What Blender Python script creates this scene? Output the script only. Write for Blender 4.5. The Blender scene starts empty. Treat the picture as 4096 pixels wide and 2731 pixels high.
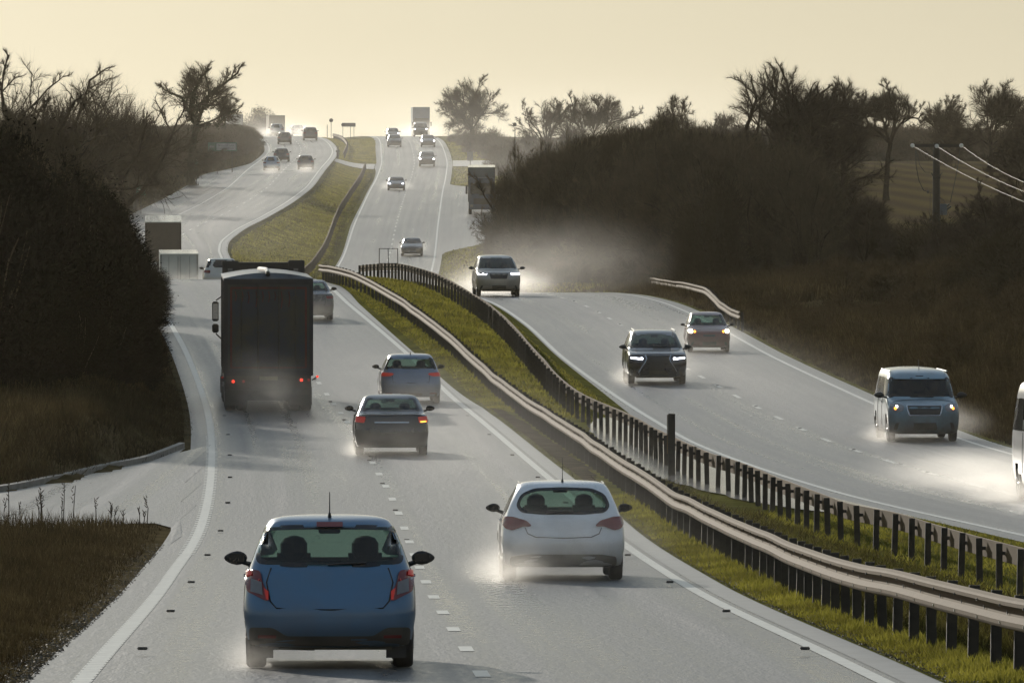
import bpy, bmesh, math, random
import numpy as np
from mathutils import Vector, Matrix
from mathutils.bvhtree import BVHTree

S = bpy.context.scene
COL = S.collection
R = math.radians

# ------------------------------------------------------------------ camera, world, sun, exposure
cam_d = bpy.data.cameras.new("camera")
cam = bpy.data.objects.new("camera", cam_d)
COL.objects.link(cam)
S.camera = cam
cam_d.sensor_width = 36.0
cam_d.lens = 36.0 * 9000 / 1024
cam_d.clip_start = 1.0
cam_d.clip_end = 6000.0
cam.location = (0, 0, 0)
cam.rotation_euler = (R(90) - math.atan(141 / 9000.0), 0, 0)

SUN_AZ, SUN_EL = R(17), R(15)          # sun ahead and a little to the left, low
s_dir = Vector((-math.sin(SUN_AZ) * math.cos(SUN_EL), math.cos(SUN_AZ) * math.cos(SUN_EL), math.sin(SUN_EL)))
W = bpy.data.worlds.new("World")
S.world = W
W.use_nodes = True
wn = W.node_tree
for n in list(wn.nodes):
    wn.nodes.remove(n)
sky = wn.nodes.new("ShaderNodeTexSky")
sky.sky_type = 'NISHITA'
sky.sun_disc = False
sky.sun_elevation = SUN_EL
sky.sun_rotation = -SUN_AZ
sky.air_density = 1.0
sky.dust_density = 1.6
sky.ozone_density = 1.0
bg = wn.nodes.new("ShaderNodeBackground")
bg.inputs[1].default_value = 0.05
wo = wn.nodes.new("ShaderNodeOutputWorld")
wb = wn.nodes.new("ShaderNodeMix"); wb.data_type = 'RGBA'; wb.blend_type = 'MULTIPLY'
wb.inputs[0].default_value = 1.0; wb.inputs[7].default_value = (0.585 * .42, 0.63 * .42, 0.60 * .42, 1)     # the photograph's white balance
hs = wn.nodes.new("ShaderNodeHueSaturation"); hs.inputs['Saturation'].default_value = .45
wn.links.new(sky.outputs[0], hs.inputs['Color']); wn.links.new(hs.outputs[0], wb.inputs[6]); # thin high cloud: a pale veil, cream at the horizon and cooler overhead
geo_w = wn.nodes.new("ShaderNodeTexCoord"); sep_w = wn.nodes.new("ShaderNodeSeparateXYZ"); wn.links.new(geo_w.outputs['Generated'], sep_w.inputs[0])
rw = wn.nodes.new("ShaderNodeValToRGB"); rw.color_ramp.elements[0].position = 0.0; rw.color_ramp.elements[0].color = (9.2, 8.4, 6.3, 1)
el_ = rw.color_ramp.elements.new(.022); el_.color = (7.0, 6.3, 4.5, 1)
el_ = rw.color_ramp.elements.new(.12); el_.color = (6.2, 6.2, 5.6, 1)
rw.color_ramp.elements[-1].position = .35; rw.color_ramp.elements[-1].color = (3.8, 5.0, 6.5, 1)
wn.links.new(sep_w.outputs[2], rw.inputs[0])
ad = wn.nodes.new("ShaderNodeMix"); ad.data_type = 'RGBA'; ad.blend_type = 'ADD'; ad.inputs[0].default_value = 1.0
wn.links.new(wb.outputs[2], ad.inputs[6]); wn.links.new(rw.outputs[0], ad.inputs[7])
wn.links.new(ad.outputs[2], bg.inputs[0])
wn.links.new(bg.outputs[0], wo.inputs[0])

sl = bpy.data.lights.new("sun", 'SUN')
sl.energy = 4.2
sl.angle = R(0.6)
sl.color = (1.0, 0.93, 0.82)
so = bpy.data.objects.new("sun", sl)
COL.objects.link(so)
so.rotation_euler = s_dir.to_track_quat('Z', 'Y').to_euler()
so.location = (0, 0, 60)

S.view_settings.view_transform = 'Standard'
S.view_settings.look = 'None'
S.view_settings.exposure = 0.05
S.view_settings.gamma = 1.0
S.cycles.max_bounces = 6
S.cycles.diffuse_bounces = 2
S.cycles.glossy_bounces = 3
S.cycles.transmission_bounces = 4
S.cycles.transparent_max_bounces = 10
S.cycles.volume_bounces = 0
S.cycles.volume_step_rate = 1.0
S.cycles.volume_max_steps = 128
S.cycles.caustics_reflective = False
S.cycles.caustics_refractive = False
S.cycles.sample_clamp_indirect = 4.0

# ------------------------------------------------------------------ helpers
def pchip(xs, ys):
    xs = np.array(xs, float); ys = np.array(ys, float)
    h = np.diff(xs); d = np.diff(ys) / h
    m = np.zeros(len(xs))
    m[0], m[-1] = d[0], d[-1]
    for i in range(1, len(xs) - 1):
        if d[i-1] * d[i] > 0:
            w1, w2 = 2*h[i] + h[i-1], h[i] + 2*h[i-1]
            m[i] = (w1 + w2) / (w1 / d[i-1] + w2 / d[i])
    def f(x):
        x = np.clip(np.asarray(x, float), xs[0], xs[-1])
        i = np.clip(np.searchsorted(xs, x) - 1, 0, len(xs) - 2)
        t = (x - xs[i]) / h[i]
        r = ((1 + 2*t) * (1-t)**2) * ys[i] + t * (1-t)**2 * h[i] * m[i] + t*t*(3-2*t) * ys[i+1] + t*t*(t-1) * h[i] * m[i+1]
        return r if r.ndim else float(r)
    return f

def tag(o, label=None, cat=None, group=None, kind=None):
    if label: o["label"] = label
    if cat: o["category"] = cat
    if group: o["group"] = group
    if kind: o["kind"] = kind
    return o

def thing(name, label, cat, loc=(0, 0, 0), rot=(0, 0, 0), group=None, scale=1.0):
    o = bpy.data.objects.new(name, None)
    COL.objects.link(o)
    o.empty_display_size = 0.3
    o.location = loc
    o.rotation_euler = rot
    o.scale = (scale, scale, scale) if not hasattr(scale, '__len__') else scale
    return tag(o, label, cat, group)

def mesh_from(name, verts, faces, mats=None, smooth=False, uv=None):
    me = bpy.data.meshes.new(name)
    me.from_pydata([tuple(v) for v in verts], [], [tuple(f) for f in faces])
    if mats is not None:
        for m in (mats if isinstance(mats, (list, tuple)) else [mats]):
            me.materials.append(m)
    if uv is not None:
        l = me.uv_layers.new(name="UVMap")
        idx = np.empty(len(me.loops), dtype=np.int32)
        me.loops.foreach_get("vertex_index", idx)
        l.data.foreach_set("uv", np.asarray(uv, dtype=np.float32)[idx].ravel())
    if smooth:
        me.polygons.foreach_set("use_smooth", [True] * len(me.polygons))
    me.update()
    return me

def obj(name, me, parent=None, loc=(0, 0, 0), rot=(0, 0, 0)):
    o = bpy.data.objects.new(name, me)
    COL.objects.link(o)
    o.parent = parent
    o.location = loc
    o.rotation_euler = rot
    return o

def tris_mesh(name, V, mats, mat_idx=None):
    """V: (n,3,3) array of loose triangles."""
    n = len(V)
    me = bpy.data.meshes.new(name)
    me.vertices.add(n * 3); me.loops.add(n * 3); me.polygons.add(n)
    me.vertices.foreach_set("co", np.asarray(V, dtype=np.float32).ravel())
    me.loops.foreach_set("vertex_index", np.arange(n * 3, dtype=np.int32))
    me.polygons.foreach_set("loop_start", np.arange(0, n * 3, 3, dtype=np.int32))
    try:
        me.polygons.foreach_set("loop_total", np.full(n, 3, dtype=np.int32))
    except Exception:
        pass
    for m in (mats if isinstance(mats, (list, tuple)) else [mats]):
        me.materials.append(m)
    if mat_idx is not None:
        me.polygons.foreach_set("material_index", np.asarray(mat_idx, dtype=np.int32))
    me.update(calc_edges=True)
    return me

def copy_tree(o, parent=None):
    c = o.copy()
    COL.objects.link(c)
    c.parent = parent
    for ch in list(o.children):
        copy_tree(ch, c)
    return c

class MB:
    """collects boxes, tubes and prisms into one mesh"""
    def __init__(s): s.v = []; s.f = []
    def add(s, v, f):
        k = len(s.v); s.v += [tuple(p) for p in v]; s.f += [tuple(i + k for i in q) for q in f]
        return s
    def box(s, x0, x1, y0, y1, z0, z1, b=0.0):
        if b <= 0:
            v = [(x, y, z) for z in (z0, z1) for y in (y0, y1) for x in (x0, x1)]
            s.add(v, [(0, 2, 3, 1), (4, 5, 7, 6), (0, 1, 5, 4), (2, 6, 7, 3), (0, 4, 6, 2), (1, 3, 7, 5)])
        else:
            bm = bmesh.new(); bmesh.ops.create_cube(bm, size=1)
            for p in bm.verts:
                p.co = Vector(((x0+x1)/2 + p.co.x*(x1-x0), (y0+y1)/2 + p.co.y*(y1-y0), (z0+z1)/2 + p.co.z*(z1-z0)))
            bmesh.ops.bevel(bm, geom=list(bm.edges), offset=b, segments=2, affect='EDGES')
            bm.verts.index_update()
            s.add([p.co[:] for p in bm.verts], [[q.index for q in f.verts] for f in bm.faces]); bm.free()
        return s
    def tube(s, pts, r, n=8, cap=True):
        pts = [Vector(p) for p in pts]
        rs = r if hasattr(r, '__len__') else [r] * len(pts)
        k = len(s.v); prev = None
        for i, p in enumerate(pts):
            t = (pts[min(i+1, len(pts)-1)] - pts[max(i-1, 0)])
            t = t.normalized() if t.length > 1e-9 else Vector((0, 0, 1))
            if prev is None:
                a = t.cross(Vector((0, 0, 1)) if abs(t.z) < .9 else Vector((1, 0, 0))).normalized()
            else:
                a = (prev - t * prev.dot(t)).normalized()
            prev = a; b = t.cross(a)
            for j in range(n):
                q = 2 * math.pi * j / n
                s.v.append(tuple(p + (a * math.cos(q) + b * math.sin(q)) * rs[i]))
        for i in range(len(pts) - 1):
            for j in range(n):
                s.f.append((k + i*n + j, k + i*n + (j+1) % n, k + (i+1)*n + (j+1) % n, k + (i+1)*n + j))
        if cap:
            s.f.append(tuple(k + j for j in range(n))[::-1]); s.f.append(tuple(k + (len(pts)-1)*n + j for j in range(n)))
        return s
    def disc(s, c, r, axis, th, n=20):
        a = Vector(c); d = Vector(axis).normalized() * th
        return s.tube([a, a + d], r, n)
    def build(s, name, mat, parent=None, smooth=False, loc=(0, 0, 0)):
        return obj(name, mesh_from(name, s.v, s.f, mat, smooth), parent, loc)

def smooth_by_angle(o, ang=40):
    me = o.data
    me.polygons.foreach_set("use_smooth", [True] * len(me.polygons))
    try:
        me.set_sharp_from_angle(angle=R(ang))
    except Exception:
        pass

# ------------------------------------------------------------------ materials
def nmat(name):
    m = bpy.data.materials.new(name); m.use_nodes = True
    nt = m.node_tree
    for n in list(nt.nodes): nt.nodes.remove(n)
    out = nt.nodes.new("ShaderNodeOutputMaterial")
    return m, nt, out

def N(nt, t, **kw):
    n = nt.nodes.new(t)
    for k, v in kw.items():
        if k.startswith('_'): setattr(n, k[1:], v)
        else:
            n.inputs[int(k[1:]) if k[0] == 'i' and k[1:].isdigit() else k.replace('_', ' ')].default_value = v
    return n

def rgba(c): return (c[0], c[1], c[2], 1.0)

def noise(nt, scale, detail=3, rough=.55, coord='Object', vec_scale=None, dist=0.0):
    tc = nt.nodes.new("ShaderNodeTexCoord")
    src = tc.outputs[coord]
    if vec_scale:
        mp = nt.nodes.new("ShaderNodeMapping"); mp.inputs['Scale'].default_value = vec_scale
        nt.links.new(src, mp.inputs[0]); src = mp.outputs[0]
    n = nt.nodes.new("ShaderNodeTexNoise")
    n.inputs['Scale'].default_value = scale; n.inputs['Detail'].default_value = detail
    n.inputs['Roughness'].default_value = rough; n.inputs['Distortion'].default_value = dist
    nt.links.new(src, n.inputs['Vector'])
    return n.outputs['Fac']

def ramp(nt, fac, stops):
    r = nt.nodes.new("ShaderNodeValToRGB")
    e = r.color_ramp.elements
    while len(e) > 1: e.remove(e[-1])
    e[0].position = stops[0][0]; e[0].color = rgba(stops[0][1])
    for p, c in stops[1:]:
        q = e.new(p); q.color = rgba(c)
    nt.links.new(fac, r.inputs[0])
    return r.outputs[0]

def mixc(nt, fac, a, b, mode='MIX'):
    m = nt.nodes.new("ShaderNodeMix"); m.data_type = 'RGBA'; m.blend_type = mode
    def put(v, s):
        if isinstance(v, (tuple, list)): s.default_value = rgba(v)
        else: nt.links.new(v, s)
    if isinstance(fac, (int, float)): m.inputs[0].default_value = fac
    else: nt.links.new(fac, m.inputs[0])
    put(a, m.inputs[6]); put(b, m.inputs[7])
    return m.outputs[2]

def math_(nt, op, a, b=0.0, c=0.0):
    m = nt.nodes.new("ShaderNodeMath"); m.operation = op
    for i, v in enumerate((a, b, c)):
        if isinstance(v, (int, float)): m.inputs[i].default_value = v
        else: nt.links.new(v, m.inputs[i])
    return m.outputs[0]

def bump(nt, h, strength=.3, dist=.02):
    b = nt.nodes.new("ShaderNodeBump"); b.inputs['Strength'].default_value = strength; b.inputs['Distance'].default_value = dist
    nt.links.new(h, b.inputs['Height'])
    return b.outputs[0]

def simple(name, col, rough=.5, metal=0.0, var=.25, nscale=3.0, coat=0.0, emit=None, es=0.0, bmp=0.0, coord='Object', spec=.5):
    m, nt, out = nmat(name)
    p = nt.nodes.new("ShaderNodeBsdfPrincipled")
    f = noise(nt, nscale, 4, .6, coord)
    c0 = tuple(v * (1 - var) for v in col); c1 = tuple(min(1, v * (1 + var)) for v in col)
    nt.links.new(ramp(nt, f, [(.3, c0), (.7, c1)]), p.inputs['Base Color'])
    p.inputs['Roughness'].default_value = rough; p.inputs['Metallic'].default_value = metal
    p.inputs['Coat Weight'].default_value = coat; p.inputs['Coat Roughness'].default_value = .08
    p.inputs['Specular IOR Level'].default_value = spec
    if emit:
        p.inputs['Emission Color'].default_value = rgba(emit); p.inputs['Emission Strength'].default_value = es
    if bmp > 0: nt.links.new(bump(nt, f, bmp, .02), p.inputs['Normal'])
    nt.links.new(p.outputs[0], out.inputs[0])
    return m

def paint(name, col, metal=.25, rough=.32, dirt=.5, zmax=.75, mud=(.10, .092, .075)):
    m, nt, out = nmat(name)
    p = nt.nodes.new("ShaderNodeBsdfPrincipled")
    tc = nt.nodes.new("ShaderNodeTexCoord")
    sx = nt.nodes.new("ShaderNodeSeparateXYZ"); nt.links.new(tc.outputs['Object'], sx.inputs[0])
    low = math_(nt, 'SUBTRACT', 1.0, math_(nt, 'DIVIDE', sx.outputs[2], zmax))
    low = math_(nt, 'MAXIMUM', low, 0.0)
    nz = noise(nt, 2.2, 5, .65)
    d = math_(nt, 'MULTIPLY', math_(nt, 'ADD', low, math_(nt, 'SUBTRACT', nz, .42)), dirt * 2.2)
    d = math_(nt, 'MINIMUM', math_(nt, 'MAXIMUM', d, 0.0), .92)
    nt.links.new(mixc(nt, d, col, mud), p.inputs['Base Color'])
    r = math_(nt, 'ADD', rough, math_(nt, 'MULTIPLY', d, .45))
    nt.links.new(r, p.inputs['Roughness'])
    nt.links.new(math_(nt, 'MULTIPLY', math_(nt, 'SUBTRACT', 1.0, d), metal), p.inputs['Metallic'])
    nt.links.new(math_(nt, 'SUBTRACT', 1.0, d), p.inputs['Coat Weight']); p.inputs['Coat Roughness'].default_value = .12
    g = nt.nodes.new("ShaderNodeNewGeometry")
    inner = nt.nodes.new("ShaderNodeBsdfDiffuse"); inner.inputs[0].default_value = (.02, .02, .02, 1)
    mx = nt.nodes.new("ShaderNodeMixShader")
    nt.links.new(g.outputs['Backfacing'], mx.inputs[0]); nt.links.new(p.outputs[0], mx.inputs[1]); nt.links.new(inner.outputs[0], mx.inputs[2])
    nt.links.new(mx.outputs[0], out.inputs[0])
    return m

def glass(name, tint=(.45, .58, .52)):
    m, nt, out = nmat(name)
    t = nt.nodes.new("ShaderNodeBsdfTransparent"); t.inputs[0].default_value = rgba(tint)
    g = nt.nodes.new("ShaderNodeBsdfGlossy"); g.inputs['Roughness'].default_value = .12
    g.inputs[0].default_value = (.8, .8, .8, 1)
    lw = nt.nodes.new("ShaderNodeLayerWeight"); lw.inputs[0].default_value = .5
    fr_ = math_(nt, 'ADD', .045, math_(nt, 'MULTIPLY', math_(nt, 'POWER', lw.outputs['Facing'], 5.0), .9))
    mx = nt.nodes.new("ShaderNodeMixShader")
    nt.links.new(fr_, mx.inputs[0]); nt.links.new(t.outputs[0], mx.inputs[1]); nt.links.new(g.outputs[0], mx.inputs[2])
    nt.links.new(mx.outputs[0], out.inputs[0])
    return m

def twig_mat(name, col, trans=.0, var=.4):
    m, nt, out = nmat(name)
    f = noise(nt, 1.3, 3, .6)
    c = ramp(nt, f, [(.3, tuple(v*(1-var) for v in col)), (.7, tuple(v*(1+var) for v in col))])
    d = nt.nodes.new("ShaderNodeBsdfDiffuse"); nt.links.new(c, d.inputs[0])
    if trans > 0:
        t = nt.nodes.new("ShaderNodeBsdfTranslucent"); nt.links.new(c, t.inputs[0])
        mx = nt.nodes.new("ShaderNodeMixShader"); mx.inputs[0].default_value = trans
        nt.links.new(d.outputs[0], mx.inputs[1]); nt.links.new(t.outputs[0], mx.inputs[2])
        nt.links.new(mx.outputs[0], out.inputs[0])
    else:
        nt.links.new(d.outputs[0], out.inputs[0])
    return m

M = {}
M['tyre'] = simple("tyre_rubber", (.025, .024, .022), .85, var=.3, nscale=9)
M['rim'] = simple("rim_metal", (.18, .18, .18), .4, .6)
M['plastic'] = simple("dark_plastic", (.02, .02, .02), .5, var=.2)
M['grime'] = simple("road_grime_plastic", (.055, .05, .04), .75, var=.35)
M['glass'] = glass("tinted_glass")
M['glass_dark'] = glass("dark_tinted_glass", (.12, .16, .15))
M['frit'] = simple("window_seal", (.012, .012, .014), .25, var=.2)
M['redlens'] = simple("red_lens", (.16, .012, .012), .25, coat=.5, var=.2)
M['redlit'] = simple("lit_red_lens", (.22, .015, .012), .3, emit=(1, .06, .03), es=.13)
M['redhot'] = simple("bright_red_lamp", (.4, .02, .02), .3, emit=(1, .05, .02), es=1.6)
M['clearlens'] = simple("clear_lens", (.16, .16, .17), .25, coat=.6)
M['amber'] = simple("lit_amber_lamp", (.5, .2, .02), .3, emit=(1, .35, .04), es=3)
M['headlit'] = simple("lit_headlamp", (.8, .8, .8), .2, emit=(1, .95, .9), es=7)
M['warmlit'] = simple("warm_lit_headlamp", (.8, .8, .7), .2, emit=(1, .86, .6), es=9)
M['led'] = simple("cool_led_lamp", (.8, .8, .9), .2, emit=(.88, .9, 1), es=6)
M['plate'] = simple("number_plate", (.30, .28, .16), .5, var=.3)
M['seat'] = simple("seat_fabric", (.03, .03, .03), .9)
M['skin'] = simple("skin", (.35, .22, .16), .6)
M['cloth'] = simple("dark_clothing", (.03, .03, .035), .9)
M['chrome'] = simple("chrome_trim", (.55, .57, .6), .18, 1.0, var=.1)
# ------------------------------------------------------------------ the lie of the land (metres, y = distance from the bridge)
zL = pchip([-400, 0, 60, 87.5, 134, 172, 216, 266, 310, 358, 385, 410, 430, 460, 495, 520, 540, 580, 625, 660, 690, 710, 735, 780, 830, 880, 945, 1060, 1150, 1250, 1350, 1450, 1700, 2500],
           [-2.5, -3.3, -4.0, -4.6, -5.64, -6.15, -6.22, -6.06, -5.25, -4.17, -3.64, -3.6, -3.95, -4.75, -6.1, -6.7, -6.75, -6.15, -5.25, -4.36, -3.7, -3.16, -2.48, -1.44, 0, 1.47, 3.26, 5.6, 7.86, 8.95, 9.45, 9.7, 9.9, 9.0])
xLr = pchip([-400, 0, 60, 87.5, 134, 172, 216, 266, 310, 358, 385, 430, 480, 540, 625, 660, 690, 710, 735, 780, 830, 880, 945, 1060, 1150, 1250, 1400, 1700, 2500],
            [12, 5.5, 4.1, 3.5, 2.5, 1.7, .41, -1.43, -3.6, -6.4, -7.9, -10.3, -12.9, -16.3, -20.0, -21.2, -22.4, -22.8, -22.6, -21.7, -20.5, -19.9, -20.1, -21.1, -24.3, -30.5, -42, -70, -180])
zR = pchip([-400, 0, 60, 100, 155, 205, 240, 262, 295, 320, 365, 400, 415, 430, 470, 520, 600, 670, 735, 810, 870, 935, 970, 1020, 1069, 1181, 1230, 1350, 1450, 1700, 2500],
           [-5.5, -6.2, -6.4, -6.5, -6.5, -6.6, -6.53, -6.35, -5.9, -5.58, -4.95, -4.45, -4.38, -4.42, -5.0, -5.8, -6.3, -5.9, -4.75, -2.1, -.5, 1.2, 2.1, 3.9, 5.85, 8.1, 8.7, 9.5, 9.8, 9.9, 9.0])
xRl = pchip([-400, 0, 60, 100, 130, 155, 176, 205, 240, 262, 295, 320, 365, 415, 460, 520, 600, 670, 735, 810, 935, 1020, 1069, 1181, 1300, 1450, 1700, 2500],
            [60, 32, 24, 18.5, 14.6, 11.9, 9.9, 7.2, 4.95, 4.0, 2.62, 1.75, .43, -2.0, -5.2, -9.3, -12.6, -13.7, -13.9, -14.2, -14.7, -14.9, -15.6, -17.6, -21.5, -28, -42, -110])
WD = 7.6
hillR = pchip([-400, 200, 300, 380, 430, 480, 560, 650, 800, 900, 1000, 1100, 1200, 1500, 2500],
              [-4, -4.9, -4.6, -4.4, -4.3, -3.6, -1.9, .2, 3.1, 4.6, 6.0, 7.2, 8.3, 9.6, 8.5])
hillL = pchip([-400, 200, 240, 300, 385, 500, 650, 780, 900, 1000, 1150, 1300, 2500],
              [-4, -5.6, -5.0, -4.2, -3.0, -4.2, -2.4, .3, 3.2, 5.2, 7.9, 9.3, 8.5])
kerbD = pchip([-60, -40, -16, -10.9, -10.05, -9.3, -8.6, -8.2, -7.6], [160, 168, 180, 191, 198.6, 208, 215, 226, 234])
nearD = pchip([-60, -40, -16, -9.4, -6.9, -6.2, -5.6], [134, 142, 152, 164, 171.5, 167, 158])
extL = pchip([0, 690, 740, 775, 805, 915, 950, 985, 2500], [0, 0, 2.5, 3.6, 3.8, 3.6, 1.2, 0, 0])
extR = pchip([0, 745, 775, 860, 930, 955, 2500], [0, 0, 4.2, 5.6, 5.2, 0, 0])

def ss(x, a, b):
    t = min(1.0, max(0.0, (x - a) / (b - a))); return t * t * (3 - 2 * t)

def gz(x, D):
    """height of the ground"""
    rL, lR = xLr(D), xRl(D)
    lL, rR = rL - WD - extL(D), lR + WD + extR(D)
    a, b = zL(D), zR(D)
    if x < lL:
        d = lL - x
        z = a - .03
        if D < 262:
            if D > 155 and x < -5:
                k = float(kerbD(x))
                e = D - k
                if e > 1.2:
                    z += min(1.1, (e - 1.2) * .07) * ss(d, .6, 3.0)
            if D < 150 or D < float(nearD(x)) - 1:
                z += .10 * ss(d, .6, 2.0)
            if D > 250:
                z += .7 * ss(d, .7, 4) * ss(D, 250, 262) * .3
        else:
            z += .9 * ss(d, .7, 4)
        t = ss(d, 5, 22)
        if D < 240: t *= ss(D, 150, 240)
        return z * (1 - t) + hillL(D) * t
    if x <= rL: return a - .03
    if x < lR:
        t = (x - rL) / max(.1, lR - rL)
        k = 1 - ss(D, 250, 330)
        z = a + (b - a) * (t * (1 - k) + ss(t, .12, .5) * k)
        mound = .35 * math.sin(math.pi * t) * (1 - k) if D < 620 else -.35 * math.sin(math.pi * t)
        dip = 0.0
        return z + mound + dip - .03 + .06 * min(1, min(x - rL, lR - x))
    if x <= rR: return b - .03
    d = x - rR
    z = b - .02 + .03 * min(1, d)
    z -= .45 * ss(d, .8, 4) * ss(D, 330, 380) * (1 - ss(D, 470, 560))
    z += .55 * ss(d, 2.0, 7) * (1 - ss(D, 300, 360))
    if 380 < D < 760: z = z * (1 - ss(d, 1, 6)) + max(z, -4.2) * ss(d, 1, 6)
    t = ss(d, 5, 22)
    return z * (1 - t) + hillR(D) * t

def headL(D): return math.atan2(xLr(D + 6) - xLr(D - 6), 12.0)
def headR(D): return math.atan2(xRl(D + 6) - xRl(D - 6), 12.0)
def PX(px, D): return (px - 512.0) * D / 9000.0
def PZ(py, D): return (200.0 - py) * D / 9000.0

rows = list(np.arange(-300, 40, 20)) + list(np.arange(40, 460, 2.0)) + list(np.arange(460, 1300, 5.0)) + list(np.arange(1300, 2501, 25.0))
off = [.55, .9, 1.4, 2, 2.8, 3.8, 5, 6.5, 8.5, 11, 14, 18, 23, 30, 40, 55, 80, 120, 200, 380]
gv, gf, ncol = [], [], None
for D in rows:
    rL, lR = xLr(D), xRl(D)
    lL, rR = rL - WD - extL(D), lR + WD + extR(D)
    xs = [lL - o for o in off[::-1]] + [lL, lL + 3.8, rL] + [rL + .55 + (lR - rL - 1.1) * t for t in (0, .08, .2, .35, .5, .65, .8, .92, 1)] + [lR, lR + 3.8, rR] + [rR + o for o in off]
    ncol = len(xs)
    for x in xs:
        gv.append((x, D, gz(x, D)))
for i in range(len(rows) - 1):
    for j in range(ncol - 1):
        k = i * ncol + j
        gf.append((k, k + 1, k + ncol + 1, k + ncol))

# ground material: grass, with brown winter growth outside the roads and crop rows on the hill
m, nt, out = nmat("grass_ground")
p = nt.nodes.new("ShaderNodeBsdfPrincipled")
geo = nt.nodes.new("ShaderNodeNewGeometry")
sx = nt.nodes.new("ShaderNodeSeparateXYZ"); nt.links.new(geo.outputs['Position'], sx.inputs[0])
n1 = noise(nt, .35, 5, .65); n2 = noise(nt, 3.0, 4, .7)
green = ramp(nt, n1, [(.32, (.045, .045, .014)), (.5, (.09, .092, .02)), (.68, (.14, .138, .03))])
green = mixc(nt, math_(nt, 'MULTIPLY', n2, .5), green, (.09, .08, .03))
brown = ramp(nt, n1, [(.35, (.05, .04, .02)), (.6, (.11, .085, .045))])
att = nt.nodes.new("ShaderNodeAttribute"); att.attribute_name = "wild"
base = mixc(nt, att.outputs['Fac'], green, brown)
# crop rows
wv = nt.nodes.new("ShaderNodeTexWave"); wv.wave_type = 'BANDS'; wv.bands_direction = 'X'
mp = nt.nodes.new("ShaderNodeMapping"); mp.inputs['Rotation'].default_value = (0, 0, R(-4.8)); nt.links.new(geo.outputs['Position'], mp.inputs[0])
nt.links.new(mp.outputs[0], wv.inputs[0]); wv.inputs['Scale'].default_value = .075; wv.inputs['Distortion'].default_value = 1.2
wv.inputs['Detail'].default_value = 3; wv.inputs['Detail Scale'].default_value = 1.6
crop = mixc(nt, math_(nt, 'MULTIPLY', wv.outputs['Fac'], n2), (.07, .052, .034), (.125, .105, .042))
att2 = nt.nodes.new("ShaderNodeAttribute"); att2.attribute_name = "crop"
base = mixc(nt, att2.outputs['Fac'], base, crop)
nt.links.new(base, p.inputs['Base Color'])
p.inputs['Roughness'].default_value = .95; p.inputs['Specular IOR Level'].default_value = 0.0
nt.links.new(bump(nt, n2, .8, .15), p.inputs['Normal'])
nt.links.new(p.outputs[0], out.inputs[0])
M['ground'] = m
gme = mesh_from("ground", gv, gf, M['ground'], True)
wild = np.zeros(len(gv), dtype=np.float32); crop_a = np.zeros(len(gv), dtype=np.float32)
for i, (x, D, z) in enumerate(gv):
    rL, lR = xLr(D), xRl(D); lL, rR = rL - WD, lR + WD + extR(D)
    if x < lL: wild[i] = ss(lL - x, -.5, .6)
    elif x > rR:
        d = x - rR
        wild[i] = ss(d, .6, 2.2) * (1 - .9 * ss(D, 930, 990) * (1 - ss(d, 5, 12)))
        crop_a[i] = ss(d, 22, 30) * ss(D, 440, 470) * (1 - ss(D, 830, 850))
for nm, arr in (("wild", wild), ("crop", crop_a)):
    a = gme.attributes.new(nm, 'FLOAT', 'POINT'); a.data.foreach_set("value", arr)
ground = obj("ground", gme)
tag(ground, "rolling grass and scrub ground around the two carriageways", kind="structure")

# ------------------------------------------------------------------ wet asphalt
m, nt, out = nmat("wet_asphalt")
p = nt.nodes.new("ShaderNodeBsdfPrincipled")
uvn = nt.nodes.new("ShaderNodeUVMap")
def uvnoise(sc, vs, det=3, rg=.55):
    mp = nt.nodes.new("ShaderNodeMapping"); mp.inputs['Scale'].default_value = vs
    nt.links.new(uvn.outputs[0], mp.inputs[0])
    n = nt.nodes.new("ShaderNodeTexNoise"); n.inputs['Scale'].default_value = sc; n.inputs['Detail'].default_value = det; n.inputs['Roughness'].default_value = rg
    nt.links.new(mp.outputs[0], n.inputs['Vector']); return n.outputs['Fac']
streak = uvnoise(1.0, (1.7, .006, 1), 2, .45)     # wheel tracks running along the road
patch = uvnoise(1.0, (.5, .03, 1), 3, .5)
fine = noise(nt, 14, 2, .7)
grain = uvnoise(1.0, (9.0, 1.3, 1), 2, .8)
grit = noise(nt, 32, 2, .7)
c = ramp(nt, streak, [(.35, (.03, .03, .029)), (.65, (.11, .108, .103))])
c = mixc(nt, math_(nt, 'MULTIPLY', fine, .5), c, (.14, .138, .13))
c = mixc(nt, math_(nt, 'MINIMUM', math_(nt, 'MAXIMUM', math_(nt, 'MULTIPLY', math_(nt, 'SUBTRACT', grain, .45), 3.0), 0.0), 1.0), c, (.17, .168, .16))
nt.links.new(c, p.inputs['Base Color'])
wet = math_(nt, 'ADD', math_(nt, 'MULTIPLY', streak, .45), math_(nt, 'ADD', math_(nt, 'MULTIPLY', patch, .25), math_(nt, 'MULTIPLY', grain, .3)))
rr = nt.nodes.new("ShaderNodeMapRange"); rr.inputs['From Min'].default_value = .35; rr.inputs['From Max'].default_value = .65
rr.inputs['To Min'].default_value = .20; rr.inputs['To Max'].default_value = .52
nt.links.new(wet, rr.inputs['Value']); nt.links.new(rr.outputs[0], p.inputs['Roughness'])
p.inputs['IOR'].default_value = 1.48
h = math_(nt, 'ADD', math_(nt, 'MULTIPLY', grain, 1.2), math_(nt, 'MULTIPLY', grit, .4))
nt.links.new(bump(nt, h, .6, .02), p.inputs['Normal'])
nt.links.new(p.outputs[0], out.inputs[0])
M['asphalt'] = m
M['line'] = simple("white_road_paint", (.52, .52, .48), .34, var=.2, nscale=5)
M['concrete'] = simple("pale_concrete", (.30, .29, .26), .6, var=.2, nscale=2)
M['kerb'] = simple("kerb_stone", (.17, .16, .14), .6, var=.3, nscale=2)

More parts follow.
